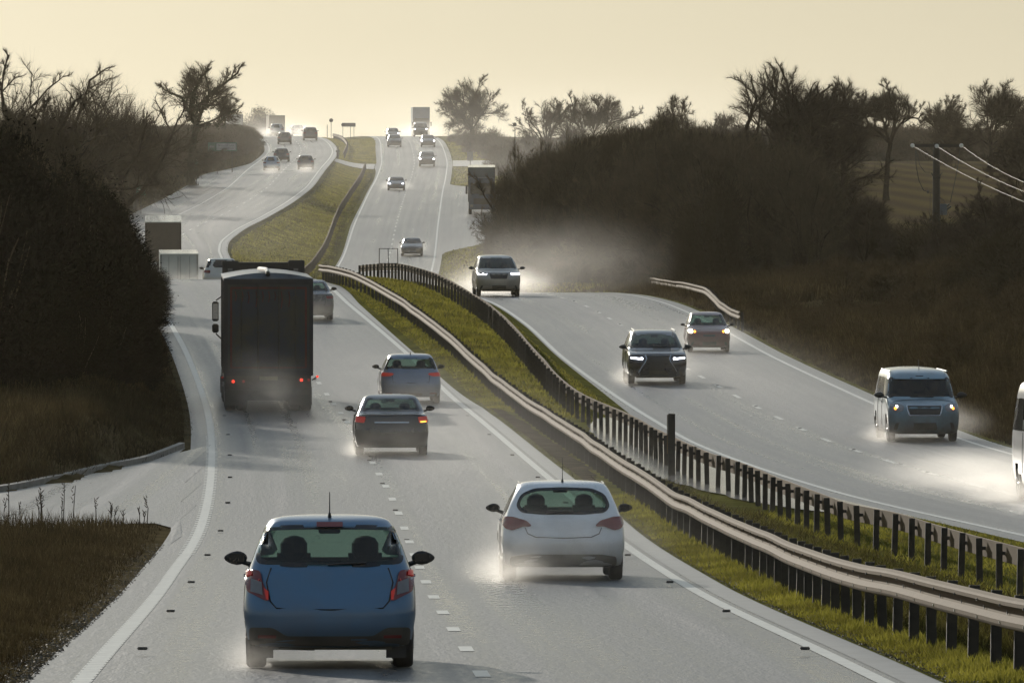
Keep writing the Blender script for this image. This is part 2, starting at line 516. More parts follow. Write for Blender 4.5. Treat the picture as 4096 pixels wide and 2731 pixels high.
def strip(name, D0, D1, step_fn, xa, xb, zf, mat, ncols=8, lift=0.0, fine=True, label=None):
    v, f, uv = [], [], []
    D = D0; n = 0
    while True:
        D = min(D, D1)
        a, b = xa(D), xb(D)
        for j in range(ncols + 1):
            x = a + (b - a) * j / ncols
            v.append((x, D, zf(D) + lift)); uv.append((j / ncols * (b - a) + (a - xa(D)), D))
        n += 1
        if D >= D1: break
        D += step_fn(D)
    for i in range(n - 1):
        for j in range(ncols):
            k = i * (ncols + 1) + j
            f.append((k, k + 1, k + ncols + 2, k + ncols + 1))
    return v, f, uv

stp = lambda D: 2.0 if D < 460 else 5.0
def road(name, xa, xb, zf, label, D0=20, D1=1750):
    v, f, uv = strip(name, D0, D1, stp, xa, xb, zf, None)
    o = obj(name, mesh_from(name, v, f, M['asphalt'], True, uv))
    return tag(o, label, kind="structure")
road("left_carriageway", lambda D: xLr(D) - WD - .55 - extL(D), lambda D: xLr(D) + .6, zL, "wet carriageway with traffic driving away up the hill")
road("right_carriageway", lambda D: xRl(D) - .6, lambda D: xRl(D) + WD + .55 + extR(D), zR, "wet carriageway with oncoming traffic")

# junction mouth with the side road on the left
jv, jf, juv = [], [], []
xs = [-5.2, -5.6, -6.0, -6.4, -6.8, -7.2, -7.6, -8.2, -8.6, -9.3, -10.05, -10.9, -13, -16, -22, -30, -40, -55]
nj = 14
for x in xs:
    a, b = float(nearD(x)), float(kerbD(x))
    if x > -6.2: a = 158
    for j in range(nj + 1):
        D = a + (b - a) * j / nj
        lim = xLr(D) - WD - .5
        xx = x
        jv.append((xx, D, zL(D) + (.004 if x > lim else .006))); juv.append((xx, D))
for i in range(len(xs) - 1):
    for j in range(nj):
        k = i * (nj + 1) + j
        jf.append((k, k + nj + 1, k + nj + 2, k + 1))
# keep only faces left of the main carriageway's own sheet
def _keep(q):
    cx = sum(jv[i][0] for i in q) / 4; cy = sum(jv[i][1] for i in q) / 4
    return cx < xLr(cy) - WD - .35
jf = [q for q in jf if _keep(q)]
tag(obj("side_road", mesh_from("side_road", jv, jf, M['asphalt'], True, juv)), "wet side road joining from the left past a kerb", kind="structure")

# markings -------------------------------------------------------------
def ribbon(segs, zf, mat, name, label, lift=.006):
    v, f = [], []
    for (D0, D1, xc, w) in segs:
        n = max(1, int((D1 - D0) / (2.0 if D0 < 460 else 5.0)))
        for i in range(n + 1):
            D = D0 + (D1 - D0) * i / n
            x = xc(D); ww = w(D) if callable(w) else w
            v += [(x - ww / 2, D, zf(D) + lift), (x + ww / 2, D, zf(D) + lift)]
        k = len(v) - 2 * (n + 1)
        for i in range(n):
            f.append((k + 2*i, k + 2*i + 1, k + 2*i + 3, k + 2*i + 2))
    return tag(obj(name, mesh_from(name, v, f, mat)), label, kind="structure")
segL, segR = [], []
# left edge line is ribbed: short raised bars on a wide line
D = 60.0
while D < 700:
    if D < 330:
        segL.append((D, D + .62, lambda D: xLr(D) - WD - .02, .20 if not 150 < D < 236 else .28)); D += .8 if not 150 < D < 236 else 1.15
    else:
        segL.append((D, 700, lambda D: xLr(D) - WD, .14)); break
segL.append((700, 1500, lambda D: xLr(D) - WD, .16))
segL.append((60, 1500, lambda D: xLr(D) - .05, .17))
ribbon(segL, zL, M['line'], "road_edge_lines", "white edge lines of the left carriageway")
ribbon([(60, 700, lambda D: xLr(D) - WD - .02, .16)], zL, M['line'], "road_edge_line_base", "thin white base of the ribbed edge line", .0045)
M['gutter'] = simple("wet_pale_edge_strip", (.17, .17, .18), .3, var=.25, nscale=2)
ribbon([(60, 1500, lambda D: xLr(D) + .33, .42), (650, 1500, lambda D: xRl(D) - .3, .3)], lambda D: zL(D) if True else 0, M['gutter'], "road_margin", "pale wet margin strip beside the central reservation", .0035) if False else None
ribbon([(60, 1500, lambda D: xLr(D) + .30, .34)], zL, M['gutter'], "road_margin", "pale wet margin strip beside the central reservation", .004)
ribbon([(60, 1500, lambda D: xRl(D) + .05, .15), (60, 1500, lambda D: xRl(D) + WD - .05, .15)], zR, M['line'], "road_edge_lines", "white edge lines of the right carriageway")
ln = []
for k in range(0, 80):
    D = 60 + 9 * k - .6
    if D > 700: break
    ln.append((D, D + 2.0, lambda D: xLr(D) - WD / 2, .15))
for k in range(0, 60):
    ln.append((700 + 12 * k, 700 + 12 * k + 4, lambda D: xLr(D) - WD / 2, .14))
ribbon(ln, zL, M['line'], "lane_markings", "broken white lane line of the left carriageway")
ln = []
for k in range(0, 130):
    D = 63 + 9 * k
    ln.append((D, D + 3.0, lambda D: xRl(D) + WD / 2, .14))
ribbon(ln, zR, M['line'], "lane_markings", "broken white lane line of the right carriageway")
# concrete crossing through the gap in the reservation, side road on the right
def quadstrip(name, D0, D1, xa, xb, mat, label):
    v, f = [], []
    n = 24
    for D in (D0, (D0 + D1) / 2, D1):
        for j in range(n + 1):
            x = xa(D) + (xb(D) - xa(D)) * j / n
            v.append((x, D, gz(x, D) + .09))
    for i in range(2):
        for j in range(n):
            k = i * (n + 1) + j
            f.append((k, k + 1, k + n + 2, k + n + 1))
    return tag(obj(name, mesh_from(name, v, f, mat)), label, kind="structure")
quadstrip("crossover", 1006, 1024, lambda D: xLr(D) + .62, lambda D: xRl(D) - .62, M['concrete'], "pale crossing through the gap in the reservation")
quadstrip("side_lane", 1016, 1034, lambda D: xRl(D) + WD + .6, lambda D: xRl(D) + WD + 30, M['concrete'], "pale side lane leaving to the right near the top")

# old crossing place in the reservation: wet pale surfacing by the oncoming lanes, mud by the near ones
M['puddle'] = simple("wet_old_surfacing", (.16, .155, .14), .16, var=.5, nscale=.7, bmp=.15)
M['mud'] = simple("wet_gravel_mud", (.055, .047, .03), .9, var=.7, nscale=1.6, bmp=1.0, spec=0.0)
def pad(name, D0, D1, xa, xb, mat, label):
    v, f = [], []; n = 6; Ds = list(np.arange(D0, D1 + .1, 2.0)); rr_ = random.Random(3)
    for i, D in enumerate(Ds):
        e = math.sin(math.pi * min(1, max(0, (D - D0) / (D1 - D0)))) ** .35
        for j in range(n + 1):
            a, b = xa(D), xb(D); x = a + (b - a) * (j / n) * max(.05, e) * (1 - .22 * abs(math.sin(D * .37) * math.sin(D * .151)) if name == 'muddy_edge' else 1) + (rr_.uniform(-.1, .1) if j == n else 0)
            v.append((x, D, gz(x, D) + .035))
    for i in range(len(Ds) - 1):
        for j in range(n):
            k = i * (n + 1) + j; f.append((k, k + 1, k + n + 2, k + n + 1))
    return tag(obj(name, mesh_from(name, v, f, mat, True)), label, kind="structure")
# kerb at the junction
def sweep(path, prof, closed_prof=True):
    """path: list of (pos Vector, out Vector) ; prof: list of (o, z)"""
    v, f = [], []
    m = len(prof)
    for p, o in path:
        for a, z in prof:
            v.append(tuple(p + o * a + Vector((0, 0, z))))
    for i in range(len(path) - 1):
        for j in range(m if closed_prof else m - 1):
            k = i * m
            f.append((k + j, k + (j + 1) % m, k + m + (j + 1) % m, k + m + j))
    f.append(tuple(range(m))[::-1]); f.append(tuple((len(path) - 1) * m + j for j in range(m)))
    return v, f
def poly_path(pts, out_side=1):
    pts = [Vector(p) for p in pts]; r = []
    for i, p in enumerate(pts):
        t = (pts[min(i+1, len(pts)-1)] - pts[max(i-1, 0)]); t.z = 0; t.normalize()
        r.append((p, Vector((t.y, -t.x, 0)) * out_side))
    return r
kp = []
for x in np.concatenate([np.arange(-50, -12, 2.0), np.arange(-12, -8.15, .2)]):
    D = float(kerbD(x)); kp.append((x, D, zL(D)))
v, f = sweep(poly_path(kp), [(-.02, -.05), (-.02, .13), (-.16, .14), (-.16, -.05)])
tag(obj("kerb", mesh_from("kerb", v, f, M['kerb'])), "low stone kerb curving round the junction on the left", kind="structure")

# ------------------------------------------------------------------ road studs
sb = MB(); sb.box(-.052, .052, -.06, .06, -.01, .022, .008)
stud_me = mesh_from("road_stud", sb.v, sb.f, simple("worn_stud", (.06, .058, .052), .5))
def stud(x, D, z, label, grp):
    o = obj("road_stud", stud_me, None, (x, D, z + .006)); tag(o, label, "road stud", grp)
for k in range(16):
    D = 90.7 + 18 * k
    stud(xLr(D) - WD / 2, D - 1.5, zL(D), "small dark stud set in the broken lane line of the left carriageway", "studs along the left lane line")
    stud(xLr(D) - WD + .32, D + 3, zL(D), "small dark stud just inside the ribbed left edge line", "studs along the ribbed edge line")
    stud(xLr(D) - .38, D + 3, zL(D), "small dark stud just inside the edge line by the reservation", "studs by the reservation edge line")
for k in range(12):
    D = 200 + 18 * k
    stud(xRl(D) + WD / 2, D, zR(D), "small dark stud in the lane line of the oncoming carriageway", "studs along the right lane line")

# ------------------------------------------------------------------ safety barriers
def rail_metal(name, col, rough=.35):
    m, nt, out = nmat(name)
    p = nt.nodes.new("ShaderNodeBsdfPrincipled")
    f1 = noise(nt, 1.6, 5, .7); f2 = noise(nt, 12, 3, .6)
    c = mixc(nt, f1, tuple(v*.6 for v in col), tuple(v*1.25 for v in col))
    c = mixc(nt, math_(nt, 'MULTIPLY', f2, .4), c, (.12, .085, .05))
    nt.links.new(c, p.inputs['Base Color']); p.inputs['Metallic'].default_value = .0; p.inputs['Specular IOR Level'].default_value = .05; p.inputs['Roughness'].default_value = rough
    nt.links.new(bump(nt, f2, .12, .01), p.inputs['Normal'])
    nt.links.new(p.outputs[0], out.inputs[0]); return m
M['rail'] = rail_metal("weathered_rail", (.115, .083, .047), .8)
M['post'] = simple("dark_post_steel", (.035, .032, .026), .7, .2, var=.35, nscale=4)
M['bolt'] = simple("dark_bolt", (.03, .028, .024), .6, .3)
PROF = [(0, .305), (.012, .312), (.070, .290), (.084, .268), (.084, .232), (.020, .180), (.012, .155), (.020, .130), (.084, .082), (.084, .044), (.070, .020), (.012, -.002), (0, .005)]
def barrier(name, label, xf, D0, D1, side, near_first=True, gap=2.4, zf=None, hf=None):
    """side=-1: rail on the left of its posts, +1: on the right"""
    zf = zf or (lambda D: gz(xf(D), D))
    hf = hf or (lambda D: 1.0)
    t = thing(name, label, "safety barrier", (xf(D0), D0, zf(D0)))
    base = Vector(t.location)
    rnd = random.Random(5 + int(D0))
    Ds, D = [], D0
    while D <= D1: Ds.append(D); D += .6
    wob = pchip(np.arange(D0 - 5, D1 + 12, 6.0), [rnd.uniform(-.02, .02) for _ in np.arange(D0 - 5, D1 + 12, 6.0)])
    pts = [(xf(D), D, zf(D) * 1.0 + (.44 * hf(D)) + wob(D)) for D in Ds]
    path = poly_path(pts, side)
    path = [(p - base, o) for p, o in path]
    v, f = sweep([(p + o * .10, o) for p, o in path], PROF)
    rail = obj("rail", mesh_from("rail", v, f, M['rail']), t)
    smooth_by_angle(rail, 28)
    # joint plates and brackets of the rail
    bolts = MB(); shiny = MB(); posts = []
    D = D0 + .3; n = 0
    while D < D1:
        x, z = xf(D), zf(D)
        a = headL(D) if side < 0 else headR(D)
        posts.append((x - base.x, D - base.y, z - base.z, rnd.uniform(-.03, .03), .76 * hf(D), wob(D)))
        D += gap; n += 1
    for (x, y, z, tw, h, wb) in posts:
        for zz in (.67, .50):
            q = x + side * .185
            (bolts if zz > .6 else shiny).box(q - .010, q + .008, y - .022, y + .022, z + zz - .013 + wb, z + zz + .013 + wb)
        bolts.box(min(x + side*.03, x + side * .12), max(x + side*.03, x + side * .12), y - .03, y + .03, z + .56 + wb, z + .62 + wb)
    b = bolts.build("bolt", M['bolt'], t); b["kind"] = "stuff"
    b = shiny.build("bolt", M['chrome'], t); b["kind"] = "stuff"
    pm = MB()
    pm.box(-.055, .055, -.012, .012, -.3, 1.0).box(-.055, -.043, -.05, -.012, -.3, 1.0).box(.043, .055, .012, .05, -.3, 1.0)
    pme = mesh_from("post", pm.v, pm.f, M['post'])
    rest = MB()
    for i, (x, y, z, tw, h, wb) in enumerate(posts):
        if i < 99:
            o = obj("post", pme, t, (x, y, z), (0, tw, tw * 2)); o.scale = (1, 1, h)
        else:
            rest.box(x - .055, x + .055, y - .03, y + .03, z - .3, z + h)
    if rest.v:
        o = rest.build("post", M['post'], t); o["kind"] = "stuff"
    return t

xA = pchip([50, 87.5, 96, 105, 116, 130, 142, 156, 170, 182, 216, 266, 310, 358, 385, 400, 440], [6.2, 4.82, 4.47, 4.2, 4.0, 3.82, 3.6, 3.33, 2.98, 2.65, 1.7, -.15, -2.3, -5.15, -7.3, -8.35, -11.4])
barrier("safety_barrier", "long tan corrugated barrier curving beside the left carriageway from the bottom right corner", xA, 62, 402, -1)
xB = pchip([100, 140, 155, 163, 173, 186.5, 201.5, 209, 242, 264, 295, 343, 390, 415, 440, 470], [13.0, 9.0, 7.7, 7.1, 6.16, 5.52, 4.95, 4.4, 3.0, 1.7, .6, -1.0, -3.7, -5.44, -7.6, -10.2])
barrier("safety_barrier", "dark-posted barrier behind the tan one, its rail beyond its posts", xB, 104, 440, 1)
xC = pchip([660, 738, 850, 940, 1005], [-15.3, -15.4, -15.9, -16.0, -16.3])
barrier("safety_barrier", "thin wavy barrier climbing the wide grass reservation up the far hill", xC, 640, 1003, -1, gap=3.2)
xD = pchip([1035, 1090, 1140, 1200], [-19.3, -19.9, -21.5, -24.0])
barrier("safety_barrier", "short curved barrier by the signs at the brow of the hill", xD, 1036, 1190, -1, gap=3.2)
xE = pchip([350, 355, 370, 395, 410, 430, 447, 460], [9.1, 8.95, 8.65, 8.6, 8.25, 7.6, 7.0, 6.6])
barrier("safety_barrier", "pale bent barrier on the verge behind the red hatchback", xE, 352, 447, -1, gap=3.2)

pad("wet_surfacing", 186, 262, lambda D: xRl(D) - .62, lambda D: xB(D) - .9, M['puddle'], "wet pale surfacing between the barrier and the oncoming lanes")
pad("muddy_edge", 188, 262, lambda D: xLr(D) + .62, lambda D: xA(D) - .12, M['mud'], "muddy gravel between the near lanes and the tan barrier")
# ------------------------------------------------------------------ vehicles: bodies are lofted from horizontal slices
TAB = {
 'hatch': [(.13,.88,-.86,.90),(.155,.94,-.955,.965),(.28,.985,-1,.995),(.36,1,-1,.99),(.44,.997,-.985,.975),(.50,.99,-.965,.95),(.54,.985,-.955,.90),(.585,.975,-.945,.78),(.625,.955,-.935,.60),(.655,.93,-.925,.46),(.74,.88,-.895,.32),(.84,.81,-.85,.15),(.92,.745,-.80,0),(.965,.68,-.74,-.13),(.99,.52,-.62,-.26),(1.0,.22,-.5,-.38)],
 'saloon': [(.13,.88,-.86,.90),(.155,.94,-.965,.965),(.28,.985,-1,.995),(.38,1,-1,.99),(.47,.997,-.99,.975),(.53,.99,-.985,.93),(.57,.98,-.98,.84),(.62,.965,-.975,.66),(.665,.94,-.965,.50),(.69,.92,-.90,.43),(.705,.905,-.68,.40),(.78,.86,-.58,.30),(.87,.79,-.46,.17),(.94,.72,-.35,.04),(.975,.64,-.26,-.05),(.993,.48,-.18,-.1),(1,.2,-.12,-.12)],
 'suv': [(.15,.88,-.86,.88),(.18,.94,-.955,.96),(.30,.985,-1,.995),(.40,1,-1,.995),(.48,.997,-.985,.985),(.55,.99,-.97,.96),(.60,.98,-.965,.86),(.635,.965,-.955,.66),(.66,.945,-.945,.50),(.74,.90,-.92,.38),(.84,.835,-.88,.22),(.92,.775,-.84,.06),(.962,.72,-.79,-.04),(.988,.56,-.68,-.16),(1.0,.25,-.5,-.28)],
 'van': [(.11,.90,-.96,.90),(.14,.96,-.985,.965),(.25,.995,-1,.995),(.38,1,-1,.99),(.46,.998,-1,.97),(.50,.995,-1,.93),(.54,.99,-1,.84),(.575,.98,-1,.74),(.60,.97,-1,.66),(.70,.94,-.995,.57),(.80,.905,-.99,.48),(.89,.865,-.985,.38),(.945,.81,-.98,.28),(.98,.68,-.965,.12),(1,.3,-.9,-.1)],
}

def loft_body(kind, L, Wd, H, nr=22, ns=12, sub=3, pr=2.9, pf=2.6, rcr=.42, rcf=.55):
    T = np.array(TAB[kind]); n = len(T)
    ts = np.linspace(0, n - 1, (n - 1) * sub + 1)
    cols = [pchip(range(n), T[:, i])(ts) for i in range(4)]
    v, f = [], []
    ring = None
    for z, hw, yr, yf in zip(*cols):
        z *= H; hw *= Wd / 2; yr *= L / 2; yf *= L / 2
        span = yf - yr
        a = min(rcr, span * .3); b = min(rcf, span * .3)
        pts = []
        for i in range(nr + 1):                      # rear, left to right
            q = -math.pi / 2 + math.pi * i / nr
            sx_, cx_ = math.sin(q), max(0, math.cos(q))
            pts.append((hw * math.copysign(abs(sx_) ** (2 / pr), sx_), yr + a * (1 - cx_ ** (2 / pr))))
        for i in range(1, ns):
            t = i / ns; pts.append((hw, (yr + a) * (1 - t) + (yf - b) * t))
        for i in range(nr + 1):
            q = math.pi / 2 - math.pi * i / nr
            sx_, cx_ = math.sin(q), max(0, math.cos(q))
            pts.append((hw * math.copysign(abs(sx_) ** (2 / pf), sx_), yf - b * (1 - cx_ ** (2 / pf))))
        for i in range(1, ns):
            t = i / ns; pts.append((-hw, (yf - b) * (1 - t) + (yr + a) * t))
        ring = len(pts)
        v += [(x, y, z) for x, y in pts]
    m = len(ts)
    for i in range(m - 1):
        for j in range(ring):
            k = i * ring
            f.append((k + j, k + (j + 1) % ring, k + ring + (j + 1) % ring, k + ring + j))
    for i, flip in ((0, True), (m - 1, False)):      # caps as strips across the car
        k = i * ring
        top = list(range(0, nr + 1)); fr = [nr + ns + q for q in range(nr, -1, -1)]
        for j in range(nr):
            q = (k + top[j], k + top[j + 1], k + fr[j + 1], k + fr[j])
            f.append(q[::-1] if flip else q)
        f.append(tuple([k + nr] + [k + nr + q for q in range(1, ns)] + [k + nr + ns]) if not flip else tuple([k + nr + ns] + [k + nr + q for q in range(ns - 1, 0, -1)] + [k + nr]))
        lf = [k + nr + ns + nr] + [k + nr + ns + nr + q for q in range(1, ns)] + [k]
        f.append(tuple(lf) if not flip else tuple(lf[::-1]))
    prof = {c: (lambda zz, c=c: float(np.interp(zz, cols[0] * H, cols[c] * (Wd / 2 if c == 1 else L / 2)))) for c in (1, 2, 3)}
    return v, f, prof

def rpoly(pts, r=.05, n=4):
    """polygon with its corners rounded"""
    out = []; m = len(pts)
    for i in range(m):
        p = Vector(pts[i]); a = Vector(pts[i-1]) - p; b = Vector(pts[(i+1) % m]) - p
        ra = min(r, a.length * .45); rb = min(r, b.length * .45)
        A = p + a.normalized() * ra; B = p + b.normalized() * rb
        for k in range(n + 1):
            t = k / n
            out.append(tuple(A * (1-t)**2 + p * 2*t*(1-t) + B * t*t))
    return out
def inset(poly, d):
    m = len(poly); c = Vector((sum(p[0] for p in poly) / m, sum(p[1] for p in poly) / m)); out = []
    xs = [p[0] for p in poly]; zs = [p[1] for p in poly]
    hx = (max(xs) - min(xs)) / 2; hz = (max(zs) - min(zs)) / 2
    cx = (max(xs) + min(xs)) / 2; cz = (max(zs) + min(zs)) / 2
    return [(cx + (p[0] - cx) * (hx - d) / hx, cz + (p[1] - cz) * (hz - d) / hz) for p in poly]
def inside(poly, x, z):
    c = False; j = len(poly) - 1
    for i in range(len(poly)):
        xi, zi = poly[i]; xj, zj = poly[j]
        if (zi > z) != (zj > z) and x < (xj - xi) * (z - zi) / (zj - zi) + xi: c = not c
        j = i
    return c

class Shell:
    """a body surface that windows, lamps and trim are laid onto"""
    def __init__(s, v, f):
        s.v, s.f = v, f
        s.bvh = BVHTree.FromPolygons(v, f)
    def hit(s, a, b, side, off):
        if side == 'rear': o, d = Vector((a, -12, b)), Vector((0, 1, 0))
        elif side == 'front': o, d = Vector((a, 12, b)), Vector((0, -1, 0))
        elif side == 'left': o, d = Vector((-5, a, b)), Vector((1, 0, 0))
        elif side == 'right': o, d = Vector((5, a, b)), Vector((-1, 0, 0))
        else: o, d = Vector((a, b, 9)), Vector((0, 0, -1))
        loc, nor, i, dist = s.bvh.ray_cast(o, d)
        if loc is None:
            q = Vector((a, {'rear': -2.0, 'front': 2.0}.get(side, 0), b)) if side in ('rear', 'front') else Vector(((-1 if side == 'left' else 1), a, b))
            loc, nor, i, dist = s.bvh.find_nearest(q)
        if nor.dot(d) > 0: nor = -nor
        return loc + nor * off
    def patch(s, name, poly, side, mat, parent, off=.008, cuts=2):
        bm = bmesh.new()
        vs = [bm.verts.new((p[0], p[1], 0)) for p in poly]
        bm.faces.new(vs)
        bmesh.ops.triangulate(bm, faces=bm.faces[:])
        if cuts: bmesh.ops.subdivide_edges(bm, edges=bm.edges[:], cuts=cuts, use_grid_fill=True)
        for q in bm.verts: q.co = s.hit(q.co.x, q.co.y, side, off)
        bm.normal_update()
        view = {'rear': Vector((0, 1, 0)), 'front': Vector((0, -1, 0)), 'left': Vector((1, 0, 0)), 'right': Vector((-1, 0, 0))}[side]
        if sum((f_.normal * f_.calc_area() for f_ in bm.faces), Vector()).dot(view) > 0: bmesh.ops.reverse_faces(bm, faces=bm.faces[:])
        me = bpy.data.meshes.new(name); bm.to_mesh(me); bm.free()
        me.materials.append(mat); me.polygons.foreach_set("use_smooth", [True] * len(me.polygons))
        return obj(name, me, parent)
    def ring(s, name, poly, d_out, d_in, side, mat, parent, off=.006):
        A = inset(poly, -d_out); C = inset(poly, d_in); B = poly
        n = len(poly); v = []; f = []
        rows_ = [A, inset(poly, (d_in - d_out) / 2), C]
        for P in rows_:
            v += [tuple(s.hit(p[0], p[1], side, off)) for p in P]
        for r in range(2):
            for j in range(n):
                f.append((r*n + j, r*n + (j+1) % n, (r+1)*n + (j+1) % n, (r+1)*n + j))
        return obj(name, mesh_from(name, v, f, mat, True), parent)

_wheels = {}
def wheel(parent, x, y, r, w, out):
    key = (round(r, 3), round(w, 3))
    if key not in _wheels:
        v, f = [], []
        prof = [(-.5, .62), (-.5, .9), (-.42, .97), (-.3, 1), (.3, 1), (.42, .97), (.5, .9), (.5, .62)]
        n = 28
        for i in range(n):
            a = 2 * math.pi * i / n
            for (px_, pr_) in prof: v.append((px_ * w, math.cos(a) * pr_ * r, math.sin(a) * pr_ * r))
        for i in range(n):
            for j in range(len(prof)):
                k, q = i * len(prof), ((i + 1) % n) * len(prof)
                f.append((k + j, k + (j + 1) % len(prof), q + (j + 1) % len(prof), q + j))
        ty = mesh_from("wheel", v, f, M['tyre'], True)
        rb = MB()
        rb.tube([(-.12 * w, 0, 0), (.36 * w, 0, 0)], r * .63, 24)
        for i in range(5):
            a = 2 * math.pi * i / 5
            rb.tube([(.38 * w, 0, 0), (.42 * w, math.cos(a) * r * .58, math.sin(a) * r * .58)], [r * .12, r * .08], 6)
        rim = mesh_from("rim", rb.v, rb.f, M['rim'])
        _wheels[key] = (ty, rim)
    ty, rim = _wheels[key]
    o = obj("wheel", ty, parent, (x, y, r), (0, 0, 0 if out > 0 else math.pi))
    obj("rim", rim, o)
    return o

def mirror_pod(shell, parent, s, Wd, y, z, size=1.0, sw=.12, mat=None):
    bm = bmesh.new()
    bmesh.ops.create_uvsphere(bm, u_segments=14, v_segments=8, radius=1)
    for q in bm.verts:
        c = q.co
        q.co = Vector((c.x * .095 * size + .02 * size * max(0, c.x), c.y * (.06 if c.y > 0 else .02) * size, c.z * .062 * size * (1 - .25 * max(0, c.x))))
    if s < 0:
        for q in bm.verts: q.co.x *= -1
        bmesh.ops.reverse_faces(bm, faces=bm.faces[:])
    me = bpy.data.meshes.new("door_mirror"); bm.to_mesh(me); bm.free()
    me.materials.append(mat or M['plastic']); me.polygons.foreach_set("use_smooth", [True] * len(me.polygons))
    o = obj("door_mirror", me, parent, (s * (Wd / 2 + sw), y, z))
    b = MB(); b.tube([(s * -.02, 0, -.03), (s * (-sw - .06), .04, -.07)], [.022, .03], 6)
    b.build("mirror_arm", M['plastic'], o)
    g = MB(); g.box(-.065 * size, .065 * size, -.024 * size, -.02 * size, -.038 * size, .038 * size)
    g.build("mirror_glass", M['frit'], o)
    return o

def seats(parent, kind, y, H, Wd, both=True):
    for s in (-1, 1):
        b = MB()
        zc = H * .42
        b.box(s*.36 - .24, s*.36 + .24, y - .14, y + .02, zc, H * .735, .07)
        b.tube([(s*.36, y - .1, H * .70), (s*.36, y - .1, H * .74), (s*.36, y - .1, H * .80), (s*.36, y - .1, H * .835), (s*.36, y - .1, H * .85)], [.10, .135, .135, .10, .04], 12)
        o = b.build("seat", M['seat'], parent)
        b = MB(); b.box(s*.36 - .12, s*.36 + .12, y - 1.02, y - .92, H * .63, H * .72, .04)
        b.build("headrest", M['seat'], o)

def front_kit(sh, t, pr, L, Wd, H, sp):
    zb = sp.get('nose_z', .50) * H
    hwid = pr[1](.45 * H)
    # lower dark bumper, grille, lamps, plate
    gz0, gz1 = sp.get('grille', (.36, .47))
    gw = sp.get('grille_w', .45) * hwid
    gp = sp.get('grille_poly') or rpoly([(-gw, gz1 * H), (gw, gz1 * H), (gw * .86, gz0 * H), (-gw * .86, gz0 * H)], .04)
    g = sh.patch("grille", gp, 'front', M['plastic'], t, .01)
    if sp.get('grille_chrome'):
        b = MB()
        path = [tuple(sh.hit(p[0], p[1], 'front', .018)) for p in gp] ; path.append(path[0])
        if sp['grille_chrome'] == 'sides':
            n = len(gp)
            lft = [q for q in gp if q[0] < -gw * .2]; rgt = [q for q in gp if q[0] > gw * .2]
            for grp in (sorted(lft, key=lambda q: q[1]), sorted(rgt, key=lambda q: q[1])):
                b.tube([tuple(sh.hit(q[0], q[1], 'front', .018)) for q in grp], .02, 5)
        else: b.tube(path, .016, 5)
        b.build("grille_surround", M['chrome'], g)
    lb = [(-.80 * hwid, .27 * H), (.80 * hwid, .27 * H), (.86 * hwid, .17 * H), (-.86 * hwid, .17 * H)]
    sh.patch("lower_bumper", rpoly(lb, .05), 'front', M['grime'], t, .012)
    if sp.get('plate', True):
        sh.patch("number_plate", [(-.26, .30 * H + .055), (.26, .30 * H + .055), (.26, .30 * H - .055), (-.26, .30 * H - .055)], 'front', M['plate'], t, .03, 0)
    for s in (-1, 1):
        hp = [(s * a * hwid, z * H) for a, z in sp.get('headlight', [(.60, .53), (.95, .555), (.93, .48), (.62, .455)])]
        h = sh.patch("headlight", rpoly(hp, .03), 'front', sp.get('lamp_mat', M['clearlens']), t, .012)
        if sp.get('lit'):
            for (a, z, rw, rh, mt) in sp['lit']:
                q = [(s * a * hwid + rw * math.cos(k * math.pi / 5), z * H + rh * math.sin(k * math.pi / 5)) for k in range(10)]
                sh.patch("lamp_bulb", q, 'front', M[mt], h, .024, 1)
        for (pp, mt) in sp.get('lit_poly', []):
            sh.patch("lamp_bulb", [(s * a * hwid, z * H) for a, z in pp], 'front', M[mt], h, .024, 5)
    b = MB(); ln_ = [tuple(sh.hit(x * hwid, (.585 - .06 * abs(x) ** 3) * H, 'front', .004)) for x in np.linspace(-.85, .85, 15)]
    b.tube(ln_, .006, 4); b.build("bonnet_seam", M['frit'], t)

def rear_kit(sh, t, pr, L, Wd, H, sp):
    hwid = pr[1](.45 * H)
    bw = sp.get('bumper', [(-.86, .30), (-.55, .30), (-.42, .25), (.42, .25), (.55, .30), (.86, .30), (.90, .15), (-.90, .15)])
    sh.patch("lower_bumper", rpoly([(a * hwid, z * H) for a, z in bw], .04), 'rear', M['grime'], t, .012)
    lp = sp.get('taillight', [(.62, .60), (.96, .61), (.98, .52), (.64, .50)])
    for s in (-1, 1):
        h = sh.patch("tail_light", rpoly([(s * a * hwid, z * H) for a, z in lp], .035), 'rear', sp.get('tail_mat', M['redlens']), t, .014)
        for (pp, mt) in sp.get('tail_parts', []):
            sh.patch("lamp_section", [(s * a * hwid, z * H) for a, z in pp], 'rear', M[mt], h, .022, 3)
        if sp.get('reflector', True):
            sh.patch("reflector", [(s * a * hwid, z * H) for a, z in [(.62, .225), (.82, .225), (.82, .205), (.62, .205)]], 'rear', M['redlens'], t, .024, 0)
    ps = sp.get('plate_z', .40)
    if sp.get('plate', True):
        sh.patch("number_plate", [(-.26, ps * H + .055), (.26, ps * H + .055), (.26, ps * H - .055), (-.26, ps * H - .055)], 'rear', M['plate'], t, .02, 0)
    seam = sp.get('seam')
    if seam:
        b = MB(); b.tube([tuple(sh.hit(a * hwid, z * H, 'rear', .003)) for a, z in seam], .008, 4)
        b.build("tailgate_seam", M['frit'], t)

